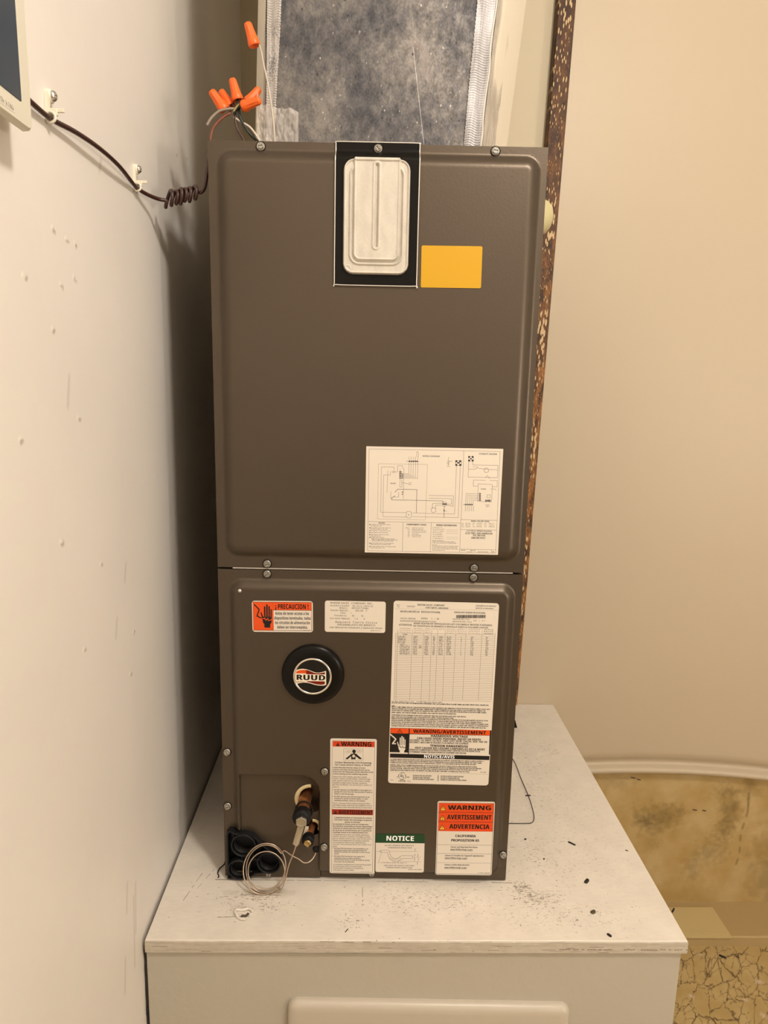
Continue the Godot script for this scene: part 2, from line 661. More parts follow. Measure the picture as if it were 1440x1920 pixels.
# ------------------------------------------------------------------ room
func build_room() -> void:
	# left wall: white paint with nail holes and scuffs
	var wz0 := -0.9
	var wz1 := 2.65
	var im := Image.create_empty(1780, 1300, false, Image.FORMAT_RGBA8)
	var base := lin(0.77, 0.73, 0.675)
	im.fill(base)
	var n := noise(5, 0.006)
	for y in range(0, 1300):
		for x in range(0, 1780):
			im.set_pixel(x, y, base * (1.0 + 0.018 * n.get_noise_2d(x, y)))
	var dark := lin(0.2, 0.15, 0.1)
	var wp := func(y: float, z: float) -> Vector2: return Vector2((z - wz0) * 500.0, (CEIL_Y - y) * 500.0)
	for s in [[0.903, 0.275], [0.899, 0.245], [0.898, 0.2235], [0.850, 0.341], [0.852, 0.2645], [0.864, 0.231], [1.121, -0.252], [1.108, -0.19], [0.708, 0.367], [0.808, 0.289], [0.72, 0.24], [0.55, 0.2], [0.47, 0.26], [0.60, 0.30], [0.38, 0.12], [0.43, 0.1]]:
		var p: Vector2 = wp.call(s[0], s[1])
		for i in range(2):
			stroke(im, p.x + rng.randf_range(-1.5, 1.5), p.y + rng.randf_range(-1, 1), p.x + rng.randf_range(-2, 2), p.y + rng.randf_range(-1, 1), rng.randf_range(0.8, 1.4), dark, 0.45)
		stroke(im, p.x + 2, p.y - 2, p.x + 3, p.y - 1, 1.2, Color(1, 0.97, 0.92), 0.7)
	for s in [[0.09, 0.17, 0.05], [0.05, 0.14, 0.09], [0.02, 0.15, 0.13], [-0.01, 0.19, 0.06], [0.75, 0.26, 0.04], [0.52, 0.12, 0.03], [0.46, 0.16, 0.03], [1.0, 0.14, 0.02]]:
		var p: Vector2 = wp.call(s[0], s[1])
		stroke(im, p.x, p.y - 200.0 * s[2], p.x + 4, p.y + 200.0 * s[2], 3.0, dark, 0.07)
	var wm := textured(im, 0.42)
	wm.texture_repeat = false
	var m := Mesher.new()
	m.uvf = func(p: Vector3) -> Vector2: return Vector2((p.z - wz0) / (wz1 - wz0), (CEIL_Y - p.y) / (CEIL_Y - FLOOR_Y))
	m.box(Vector3(WALL_X - 0.05, (CEIL_Y + FLOOR_Y) / 2.0, (wz0 + wz1) / 2.0), Vector3(0.1, CEIL_Y - FLOOR_Y, wz1 - wz0))
	struct("wall_left", m.done(), wm)

	# deeper wall behind the duct
	m = Mesher.new()
	m.box(Vector3(0.0, (CEIL_Y + FLOOR_Y) / 2.0, -0.05), Vector3(0.80, CEIL_Y - FLOOR_Y, 0.1))
	var alcove := struct("wall_alcove", m.done(), mat(lin(0.66, 0.58, 0.42), 0.6))
	alcove.transform = Transform3D(Basis(Vector3.UP, -0.2), Vector3(0.03, 0.0, -0.71))

	# cream panel on the right, with the bowed lip along its bottom
	var arc := func(x: float) -> float: return -0.1443 - 0.18 * (x - 0.72) * (x - 0.72) + (0.6 * (x - 1.0) * (x - 1.0) * 0.1 if x > 1.0 else 0.0)
	var prof := [Vector2(0.0, 9.0), Vector2(0.0, 0.9), Vector2(0.0, 0.3), Vector2(0.0, 0.02), Vector2(-0.001, 0.004), Vector2(-0.006, -0.002), Vector2(-0.012, -0.011), Vector2(-0.013, -0.018), Vector2(-0.009, -0.0215), Vector2(0.001, -0.024), Vector2(0.005, -0.029), Vector2(0.0055, -0.034), Vector2(0.003, -0.039), Vector2(-0.004, -0.042), Vector2(-0.018, -0.043), Vector2(-0.03, -0.044)]
	var cols := []
	for i in range(41):
		var f := i / 40.0
		var c := PackedVector3Array()
		for p in prof:
			var y: float = CEIL_Y if p.y > 5.0 else arc.call(lerpf(0.372, 2.3, f)) + p.y
			# the left edge of the panel leans a little
			var xl := 0.372 + 0.024 * clampf((y - 0.33) / 1.2, -0.5, 1.2)
			c.append(Vector3(lerpf(xl, 2.3, f), y, BACK_Z + p.x))
		cols.append(c)
	m = Mesher.new()
	for i in range(40):
		for j in range(prof.size() - 1):
			m.quad(cols[i][j + 1], cols[i + 1][j + 1], cols[i + 1][j], cols[i][j], 0)
	for j in range(prof.size() - 1):   # the left end, and a back
		m.quad(cols[0][j] + Vector3(0, 0, -0.1), cols[0][j + 1] + Vector3(0, 0, -0.1), cols[0][j + 1], cols[0][j])
	m.quad(Vector3(2.3, -0.2, BACK_Z - 0.1), Vector3(0.34, -0.2, BACK_Z - 0.1), Vector3(0.41, CEIL_Y, BACK_Z - 0.1), Vector3(2.3, CEIL_Y, BACK_Z - 0.1))
	var pm := mat(lin(0.535, 0.45, 0.325), 0.45)
	relief(pm, 0.01, 0.05, 1.2, 9)
	struct("wall_back", m.done(), pm)

	# stained strip of wall below the lip
	var si := Image.create_empty(1100, 420, false, Image.FORMAT_RGBA8)
	var ochre := lin(0.40, 0.285, 0.115)
	var sn := noise(21, 0.008)
	var sn2 := noise(22, 0.03)
	for y in range(420):
		for x in range(1100):
			var t := clampf(0.5 + 0.9 * sn.get_noise_2d(x, y) + 0.15 * sn2.get_noise_2d(x, y), 0.0, 1.0)
			si.set_pixel(x, y, lin(0.42, 0.285, 0.10).lerp(lin(0.52, 0.39, 0.19), t))
	var sp := func(x: float, y: float) -> Vector2: return Vector2((x - 0.42) * 1000.0, (-0.17 - y) * 1000.0)
	var olive := lin(0.12, 0.082, 0.025)
	for s in [[0.757, -0.327, 60, 45, 0.75], [0.735, -0.335, 26, 20, 0.6], [0.80, -0.31, 45, 30, 0.4], [0.955, -0.302, 30, 60, 0.8], [0.94, -0.36, 32, 34, 0.55], [0.93, -0.25, 30, 30, 0.35], [0.915, -0.42, 45, 42, 0.45], [0.87, -0.47, 28, 50, 0.4], [1.08, -0.50, 70, 90, 0.5], [1.07, -0.40, 60, 60, 0.3], [0.66, -0.50, 120, 40, 0.25], [0.64, -0.22, 50, 30, 0.25], [1.0, -0.22, 26, 60, 0.5], [0.76, -0.40, 22, 18, 0.3], [0.70, -0.42, 20, 12, 0.3]]:
		var p: Vector2 = sp.call(s[0], s[1])
		soft(si, p.x, p.y, s[2] * 1.15, s[3] * 1.15, olive, s[4] * 0.62, int(s[2] * 7 + s[3]), 0.7)
	var pale := lin(0.5, 0.4, 0.22)
	for loop in [[0.935, -0.46, 0.052, 0.075, 0.0, 3.3]]:
		var last := Vector2.ZERO
		for i in range(40):
			var a: float = loop[4] + (loop[5] - loop[4]) * i / 39.0
			var p: Vector2 = sp.call(loop[0] + loop[2] * cos(a), loop[1] - loop[3] * sin(a))
			if i > 0:
				stroke(si, last.x, last.y, p.x, p.y, 4.0, pale if loop[0] > 0.9 else olive, 0.22 * (0.5 + 0.5 * sin(i * 1.3)))
			last = p
	var e0: Vector2 = sp.call(0.987, -0.46)
	var e1: Vector2 = sp.call(1.0, -0.25)
	for i in range(12):
		if i % 2 == 0 or i > 8:
			var ea := e0.lerp(e1, i / 12.0) + Vector2(3.0 * sin(i * 0.9), 0)
			var eb := e0.lerp(e1, (i + 1) / 12.0) + Vector2(3.0 * sin(i * 0.9 + 0.9), 0)
			stroke(si, ea.x, ea.y, eb.x, eb.y, 7.0, olive, 0.07)
	for s in [[0.69, -0.21, 5], [0.705, -0.215, 4], [0.86, -0.30, 5], [0.885, -0.302, 4], [0.60, -0.285, 5], [0.615, -0.283, 4]]:
		var p: Vector2 = sp.call(s[0], s[1])
		stroke(si, p.x - s[2], p.y, p.x + s[2], p.y + 2, 3.0, lin(0.05, 0.03, 0.02), 0.8)
	var sm := textured(si, 0.55)
	sm.texture_repeat = false
	m = Mesher.new()
	m.uvf = func(p: Vector3) -> Vector2: return Vector2((p.x - 0.42) / 1.1, (-0.17 - p.y) / 0.42)
	m.box(Vector3(1.3, -0.385, -0.695), Vector3(2.0, 0.43, 0.1))
	struct("wall_lower", m.done(), sm)

	# low step along the wall
	m = Mesher.new()
	m.loft([Mesher.rr(1.3, (-0.572 + FLOOR_Y) / 2.0, 2.0, -0.572 - FLOOR_Y, 0.001, 1, -0.72), Mesher.rr(1.3, (-0.572 + FLOOR_Y) / 2.0, 2.0, -0.572 - FLOOR_Y, 0.001, 1, -0.528), Mesher.rr(1.3, (-0.575 + FLOOR_Y) / 2.0, 1.994, -0.575 - FLOOR_Y, 0.001, 1, -0.525)], true, true, -1)
	var stm := mat(lin(0.43, 0.31, 0.14), 0.6)
	relief(stm, 0.02, 0.05, 2.0, 5)
	struct("trim_1", m.done(), stm)

	# rusty strip at the panel's left edge
	var ri := Image.create_empty(64, 2048, false, Image.FORMAT_RGBA8)
	var rh := Image.create_empty(64, 2048, false, Image.FORMAT_RGBA8)
	var rn := noise(31, 0.02)
	var rn2 := noise(32, 0.14)
	var rn3 := noise(33, 0.005)
	var spk := FastNoiseLite.new()
	spk.noise_type = FastNoiseLite.TYPE_CELLULAR
	spk.cellular_return_type = FastNoiseLite.RETURN_DISTANCE
	spk.fractal_type = FastNoiseLite.FRACTAL_NONE
	spk.frequency = 0.075
	for y in range(2048):
		var low := clampf((y - 300) / 700.0, 0.0, 1.0)
		for x in range(64):
			var a := clampf(0.5 + 0.8 * rn.get_noise_2d(x * 1.5, y) + 0.4 * rn2.get_noise_2d(x, y), 0.0, 1.0)
			var c := lin(0.035, 0.014, 0.006).lerp(lin(0.36, 0.15, 0.035), clampf(a * (0.35 + 0.85 * low), 0.0, 1.0))
			var d := spk.get_noise_2d(x * 1.3, y)
			var chip := clampf((-0.76 + 0.05 * low - d + 0.34 * rn3.get_noise_2d(x + 90, y * 1.5)) * 14.0, 0.0, 1.0)
			if x > 54:
				chip = 0.0
			c = c.lerp(lin(0.62, 0.46, 0.26), chip)
			ri.set_pixel(x, y, c)
			rh.set_pixel(x, y, Color.WHITE * clampf(0.35 + 0.5 * chip + 0.3 * rn2.get_noise_2d(x, y), 0.0, 1.0))
	var rm := textured(ri, 0.6)
	rm.heightmap_enabled = true
	rm.heightmap_texture = ImageTexture.create_from_image(rh)
	rm.heightmap_scale = 0.25
	m = Mesher.new()
	m.uvf = func(p: Vector3) -> Vector2: return Vector2(p.x / 0.037 + 0.5, 0.5 - p.y / 2.8)
	var rl := []
	for z in [-0.06, -0.003, 0.0]:
		var w := 0.037 if z < -0.001 else 0.033
		rl.append(Mesher.rr(0.0, 0.0, w, 2.7, 0.002, 2, z))
	m.loft(rl, true, true, -1)
	m.loft([Mesher.rr(-0.0165, 0.0, 0.004, 2.7, 0.0005, 1, -0.145), Mesher.rr(-0.0165, 0.0, 0.004, 2.7, 0.0005, 1, -0.06)], true, true, -1)
	var strip := struct("trim_2", m.done(), rm)
	strip.transform = Transform3D(Basis(Vector3(0, 0, 1), -0.0205), Vector3(0.3655, 0.6, BACK_Z + 0.008))

	# floor: cracked, yellowed sheet flooring
	var fi := Image.create_empty(1400, 1000, false, Image.FORMAT_RGBA8)
	var cell := FastNoiseLite.new()
	cell.noise_type = FastNoiseLite.TYPE_CELLULAR
	cell.cellular_return_type = FastNoiseLite.RETURN_DISTANCE2_SUB
	cell.cellular_jitter = 1.1
	cell.fractal_type = FastNoiseLite.FRACTAL_NONE
	cell.frequency = 0.027
	cell.domain_warp_enabled = true
	cell.domain_warp_amplitude = 26.0
	cell.domain_warp_frequency = 0.012
	var cell2: FastNoiseLite = cell.duplicate()
	cell2.seed = 88
	cell2.frequency = 0.05
	var fn := noise(41, 0.012)
	var fh := Image.create_empty(1400, 1000, false, Image.FORMAT_L8)
	for y in range(1000):
		for x in range(1400):
			var u := x * 0.95 + y * 0.75
			var v := (y * 0.75 - x * 0.65) * 0.55
			var d := cell.get_noise_2d(u, v) + 1.0
			var d2 := cell2.get_noise_2d(u, v) + 1.0
			var tone := fn.get_noise_2d(x, y)
			var c := lin(0.44, 0.315, 0.125).lerp(lin(0.52, 0.39, 0.18), clampf(0.5 + tone, 0.0, 1.0))
			var crack := clampf(1.0 - d / 0.045, 0.0, 1.0)
			if tone > -0.05:
				crack = maxf(crack, 0.7 * clampf(1.0 - d2 / 0.06, 0.0, 1.0))
			fi.set_pixel(x, y, c.lerp(lin(0.06, 0.03, 0.012), crack * 0.85))
			fh.set_pixel(x, y, Color.WHITE * (1.0 - crack))
	var fp := func(x: float, z: float) -> Vector2: return Vector2((x - 0.40) * 1000.0, (z + 0.62) * 1000.0)
	for s in [[0.835, -0.50, 12, 5], [0.76, -0.38, 9, 9], [0.94, -0.42, 14, 9], [0.88, -0.37, 10, 6], [0.90, -0.33, 9, 12]]:
		var p: Vector2 = fp.call(s[0], s[1])
		soft(fi, p.x, p.y, s[2], s[3], lin(0.60, 0.47, 0.34), 1.3, int(s[2] * 3), 0.5)
	var fm := textured(fi, 0.5)
	fm.heightmap_enabled = true
	fm.heightmap_texture = ImageTexture.create_from_image(fh)
	fm.heightmap_scale = 0.12
	m = Mesher.new()
	m.uvf = func(p: Vector3) -> Vector2: return Vector2((p.x - 0.40) / 1.4, (p.z + 0.62) / 1.0)
	m.box(Vector3(1.0, FLOOR_Y - 0.05, 0.9), Vector3(2.9, 0.1, 3.7))
	struct("floor", m.done(), fm)

	m = Mesher.new()
	m.box(Vector3(1.0, CEIL_Y + 0.05, 0.9), Vector3(2.9, 0.1, 3.7))
	struct("ceiling", m.done(), M.white_wall)
	m = Mesher.new()
	m.box(Vector3(2.35, (CEIL_Y + FLOOR_Y) / 2.0, 0.9), Vector3(0.1, CEIL_Y - FLOOR_Y, 3.7))
	struct("wall_right", m.done(), M.white_wall)
	m = Mesher.new()
	m.box(Vector3(1.0, (CEIL_Y + 0.35) / 2.0, 2.65), Vector3(2.9, CEIL_Y - 0.35, 0.1))
	struct("wall_front", m.done(), M.white_wall)
	m = Mesher.new()
	m.box(Vector3(1.0, (0.35 + FLOOR_Y) / 2.0, 2.64), Vector3(2.9, 0.35 - FLOOR_Y, 0.12))
	struct("wall_front", m.done(), mat(lin(0.05, 0.035, 0.022), 0.6))



# ------------------------------------------------------------------ platform
func build_platform() -> void:
	var t := thing("platform", "white painted plywood platform box that the grey air handler stands on", "platform")
	var x0 := -0.3088
	var x1 := 0.4618
	var z0 := BACK_Z + 0.001
	var z1 := 0.1256
	var im := Image.create_empty(1540, 1496, false, Image.FORMAT_RGBA8)
	var base := lin(0.775, 0.715, 0.625)
	var n := noise(51, 0.008)
	var n2 := noise(52, 0.08)
	for y in range(1496):
		for x in range(1540):
			im.set_pixel(x, y, base * (1.0 + 0.03 * n.get_noise_2d(x, y) + 0.02 * n2.get_noise_2d(x * 0.3, y)))
	var ink := lin(0.09, 0.065, 0.045)
	var at := func(x: float, z: float) -> Vector2: return Vector2((x - x0) * 2000.0, (z - z0) * 2000.0)
	rng.seed = 11
	var grain := noise(58, 0.35)
	var grain2 := noise(59, 0.05)
	# worn patches: x, z, half width, half depth, strokes, darkness, share of strokes along the grain
	for s in [[0.262, 0.043, 0.045, 0.022, 260, 0.5, 0.85], [0.243, 0.02, 0.02, 0.02, 110, 0.6, 0.9], [-0.17, 0.04, 0.05, 0.012, 130, 0.5, 0.9], [-0.155, 0.06, 0.05, 0.02, 120, 0.4, 0.5], [-0.2, 0.058, 0.03, 0.03, 40, 0.35, 0.5], [0.35, -0.36, 0.05, 0.06, 150, 0.3, 0.9], [0.39, -0.42, 0.04, 0.05, 60, 0.3, 0.9], [0.33, -0.24, 0.06, 0.08, 90, 0.3, 0.6], [0.30, -0.05, 0.06, 0.08, 120, 0.35, 0.7], [0.09, 0.05, 0.14, 0.05, 90, 0.4, 0.4], [0.30, 0.08, 0.12, 0.04, 60, 0.35, 0.5], [0.1, -0.2, 0.4, 0.35, 260, 0.2, 0.6], [0.38, -0.1, 0.07, 0.2, 130, 0.22, 0.6], [-0.02, 0.09, 0.03, 0.02, 50, 0.4, 0.4]]:
		var pc: Vector2 = at.call(s[0], s[1])
		var gx: float = s[2] * 2000.0
		var gz: float = s[3] * 2000.0
		var strong: float = s[5]
		for y in range(maxi(int(pc.y - gz * 1.8), 0), mini(int(pc.y + gz * 1.8), 1496)):
			for x in range(maxi(int(pc.x - gx * 1.8), 0), mini(int(pc.x + gx * 1.8), 1540)):
				var dx := (x - pc.x) / gx
				var dy := (y - pc.y) / gz
				var mask := exp(-dx * dx - dy * dy) * minf(strong * 1.45, 1.0)
				if mask < 0.12:
					continue
				var g := grain.get_noise_2d(x * 0.16, y) + 0.5 * grain2.get_noise_2d(x, y)
				var dk := clampf((g + 0.62 * mask - 0.70) * 4.0, 0.0, 1.0) * minf(mask * 1.3, 0.8)
				if dk > 0.0:
					im.set_pixel(x, y, im.get_pixel(x, y).lerp(ink, dk))
		for i in range(s[4] / 3):
			var p: Vector2 = at.call(s[0] + s[2] * rng.randfn(0, 0.5), s[1] + s[3] * rng.randfn(0, 0.5))
			var ln := rng.randf_range(1.0, 14.0)
			if rng.randf() < s[6]:
				stroke(im, p.x, p.y, p.x + ln, p.y + rng.randf_range(-1, 1), rng.randf_range(0.7, 2.0), ink, minf(s[5] * 1.5 * rng.randf_range(0.4, 1.1), 1.0))
			else:
				stroke(im, p.x, p.y, p.x + rng.randf_range(-2, 2), p.y + ln * 0.4, rng.randf_range(0.8, 2.2), ink, minf(s[5] * 1.5 * rng.randf_range(0.4, 1.1), 1.0))
	for i in range(90):
		var p := Vector2(rng.randf_range(0, 1540), rng.randf_range(0, 1496))
		stroke(im, p.x, p.y, p.x + rng.randf_range(-2, 2), p.y + rng.randf_range(-2, 2), rng.randf_range(1.0, 2.4), ink, 0.75)
	# knife cuts round the unit's base
	for s in [[-0.236, 0.004, -0.15, 0.0045, 2.4], [-0.15, 0.0045, 0.228, 0.0085, 1.6], [0.20, 0.008, 0.232, 0.0088, 2.2], [-0.26, -0.01, -0.275, 0.05, 1.5], [-0.243, -0.02, -0.262, 0.03, 1.2], [-0.005, 0.02, -0.004, 0.06, 1.5], [-0.216, 0.083, -0.17, 0.081, 1.8], [-0.19, 0.037, -0.13, 0.038, 1.8]]:
		var a: Vector2 = at.call(s[0], s[1])
		var b: Vector2 = at.call(s[2], s[3])
		for i in range(9):
			if rng.randf() < 0.8 or s[4] > 1.7:
				var p := a.lerp(b, i / 9.0)
				var q := a.lerp(b, (i + 0.9) / 9.0)
				stroke(im, p.x, p.y, q.x, q.y, s[4] * rng.randf_range(0.7, 1.1), ink, 0.85)
	# smudge in front of the drain
	var sm: Vector2 = at.call(-0.16, 0.03)
	soft(im, sm.x, sm.y, 120, 22, lin(0.35, 0.29, 0.2), 0.5, 77, 0.6)
	var tm := textured(im, 0.5)
	tm.texture_repeat = false
	var m := Mesher.new()
	m.uvf = func(p: Vector3) -> Vector2: return Vector2((p.x - x0) / (x1 - x0), (p.z - z0) / (z1 - z0))
	m.box(Vector3((x0 + x1) / 2.0, -0.0095, (z0 + z1) / 2.0), Vector3(x1 - x0, 0.019, z1 - z0), 0.0012)
	put("top_board", m.done(), tm, t)
	# raw front edge of the board: painted-over plies with chips
	var ei := Image.create_empty(2000, 56, false, Image.FORMAT_RGBA8)
	var en := noise(57, 0.02)
	for y in range(56):
		for x in range(2000):
			var a := 0.5 + 0.5 * en.get_noise_2d(x * 0.12, y * 3.0) + 0.35 * en.get_noise_2d(x, y * 2.0 + 400.0)
			ei.set_pixel(x, y, lin(0.43, 0.385, 0.305).lerp(lin(0.60, 0.545, 0.455), clampf(a, 0.0, 1.0)))
	for i in range(70):
		var p := Vector2(rng.randf_range(0, 2000), rng.randf_range(2, 54))
		var ln := rng.randf_range(6, 60)
		stroke(ei, p.x, p.y, p.x + ln, p.y + rng.randf_range(-1.5, 1.5), rng.randf_range(1.0, 2.4), ink if i % 3 else lin(0.8, 0.74, 0.64), rng.randf_range(0.2, 0.6))
	for i in range(46):
		var x := 1520.0 + i * 10.5
		if rng.randf() < 0.75:
			stroke(ei, x, 36 + rng.randf_range(-2, 2), x + 7, 36 + rng.randf_range(-2, 2), 2.6, lin(0.09, 0.06, 0.04), 0.85)
	var em := textured(ei, 0.6)
	em.texture_repeat = false
	m = Mesher.new()
	m.uvf = func(p: Vector3) -> Vector2: return Vector2((p.x - x0) / (x1 - x0), clampf(-p.y / 0.0195, 0.02, 0.98))
	m.box(Vector3((x0 + x1) / 2.0, -0.00985, z1 + 0.0005), Vector3(x1 - x0, 0.0185, 0.0022), 0.0007)
	put("front_edge", m.done(), em, t)
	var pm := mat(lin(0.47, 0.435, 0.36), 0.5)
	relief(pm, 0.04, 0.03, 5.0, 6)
	m = Mesher.new()
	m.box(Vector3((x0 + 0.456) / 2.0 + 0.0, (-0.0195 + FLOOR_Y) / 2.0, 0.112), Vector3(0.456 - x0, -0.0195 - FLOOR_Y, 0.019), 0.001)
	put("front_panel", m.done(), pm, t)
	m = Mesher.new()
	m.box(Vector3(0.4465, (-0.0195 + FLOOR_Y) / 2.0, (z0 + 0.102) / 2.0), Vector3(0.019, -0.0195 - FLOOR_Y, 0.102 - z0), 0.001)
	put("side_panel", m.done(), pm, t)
	# bead of old paint under the board's front edge
	var pts := []
	for i in range(22):
		var f := i / 21.0
		pts.append(Vector3(lerpf(-0.24, 0.36, f), -0.0235 - 0.0016 * sin(f * 5.0) + rng.randf_range(-0.0007, 0.0007), 0.1212))
	m = Mesher.new()
	m.tube(curve(pts, 4), 0.0019, 7)
	put("paint_bead", m.done(), pm, t)
	# raised access panel with rounded edges
	m = Mesher.new()
	m.xf = Transform3D(Basis(Vector3(0, 0, 1), -0.021), Vector3(0.0905, -0.335, 0.1215))
	var lo := []
	for s in [[0.0, 0.0], [0.004, 0.0], [0.0075, 0.0012], [0.0105, 0.004], [0.012, 0.009], [0.0123, 0.014]]:
		lo.append(Mesher.rr(0.0, 0.0, 0.4075 - 2.0 * s[1], 0.47 - 2.0 * s[1], maxf(0.014 - s[1], 0.004), 6, s[0]))
	m.loft(lo, true, true, 0)
	put("access_panel", m.done(), mat(lin(0.53, 0.475, 0.39), 0.35), t)
	# broken blister of paint round an old screw hole
	m = Mesher.new()
	m.xf = Transform3D(Basis(Vector3.RIGHT, -PI / 2.0), Vector3(-0.179, 0.0001, 0.0772))
	var ringp := []
	for i in range(15):
		var a := TAU * i / 15.0 + 0.4
		var r := 0.0105 + 0.0022 * sin(3.0 * a) + 0.001 * cos(5.0 * a)
		ringp.append(Vector3(r * cos(a) * 1.15, r * sin(a) * 0.9, 0.0012 + 0.0016 * absf(sin(a * 1.5))))
	m.tube(curve(ringp.slice(0, 12), 3), 0.0021, 6)
	put("paint_blister", m.done(), tm, t)
	m = Mesher.new()
	m.xf = Transform3D(Basis(Vector3.RIGHT, -PI / 2.0), Vector3(-0.1775, 0.0002, 0.0795))
	m.prism(PackedVector2Array([Vector2(-0.006, -0.003), Vector2(0.002, -0.0045), Vector2(0.007, 0.003), Vector2(0.004, 0.006), Vector2(0.001, 0.001), Vector2(-0.004, 0.0015)]), 0.0, 0.0007)
	put("bare_wood", m.done(), mat(lin(0.1, 0.075, 0.05), 0.8), t)
	# cracked caulk down the joint with the wall
	pts = []
	for i in range(40):
		pts.append(Vector3(-0.3111 + rng.randf_range(-0.0009, 0.0009), -0.022 - i * 0.0145, 0.1195 + rng.randf_range(-0.0006, 0.0006)))
	m = Mesher.new()
	m.tube(curve(pts, 3), 0.0011, 6)
	put("joint_crack", m.done(), M.dark_bit, t)


# ------------------------------------------------------------------ the air handler
func screw_mesh(hex := true) -> ArrayMesh:
	var m := Mesher.new()
	m.tint = Color(0.035, 0.03, 0.026)     # dark sealing washer
	m.lathe([Vector2(0.0066, 0.0), Vector2(0.0067, 0.0006), Vector2(0.0060, 0.0010)], 22)
	m.tint = Color(0.46, 0.44, 0.40)
	m.lathe([Vector2(0.0054, 0.0006), Vector2(0.0054, 0.0014), Vector2(0.0047, 0.0018)], 22)
	var l := []
	for s in [[0.0044, 0.0014], [0.0044, 0.0044], [0.0040, 0.0050]]:
		l.append(Mesher.circle(s[0], s[1], 6 if hex else 16))
	l.append(Mesher.circle(0.0031, 0.0050, 6 if hex else 16))
	m.loft(l, false, false, -1)
	m.tint = Color(0.22, 0.2, 0.18)
	m.loft([Mesher.circle(0.0031, 0.0050, 6), Mesher.circle(0.0026, 0.0042, 6)], false, true, -1)
	m.tint = Color(0.5, 0.48, 0.44)
	# raised halves either side of the slot
	for s in [-1.0, 1.0]:
		m.box(Vector3(s * 0.0016, 0.0, 0.0046), Vector3(0.0017, 0.0042, 0.0009), 0.0002)
	return m.done()


func label(called: String, about: String, ink: Ink, c: Array, parent: Node3D, r := 0.003, z := 0.0102) -> void:
	# corners c in the unit's own axes: top left, top right, bottom right, bottom left
	var mid: Vector2 = (c[0] + c[1] + c[2] + c[3]) / 4.0
	var w: float = (c[0].distance_to(c[1]) + c[3].distance_to(c[2])) / 2.0
	var h: float = (c[0].distance_to(c[3]) + c[1].distance_to(c[2])) / 2.0
	var a: float = ((c[1] - c[0]) + (c[2] - c[3])).angle()
	var m := Mesher.new()
	m.uvf = func(p: Vector3) -> Vector2: return Vector2(p.x / w + 0.5, 0.5 - p.y / h)
	m.plate(0.0, 0.0, w, h, r, -0.0004, 0.0003, 0.0, 4)
	var mt := textured(ink.im, 0.42)
	mt.texture_repeat = false
	var o := put(called, m.done(), mt, parent, Transform3D(Basis(Vector3(0, 0, 1), a), Vector3(mid.x, mid.y, z)))
	o.set_meta("label", about)


func door_height(x: float, y: float, x0: float, x1: float, y0: float, y1: float, r: float, rise: float, bevel: float) -> float:
	var d := inside_rr(x, y, x0, x1, y0, y1, r)
	return rise * sin(PI / 2.0 * pow(clampf(d / bevel, 0.0, 1.0), 1.12))


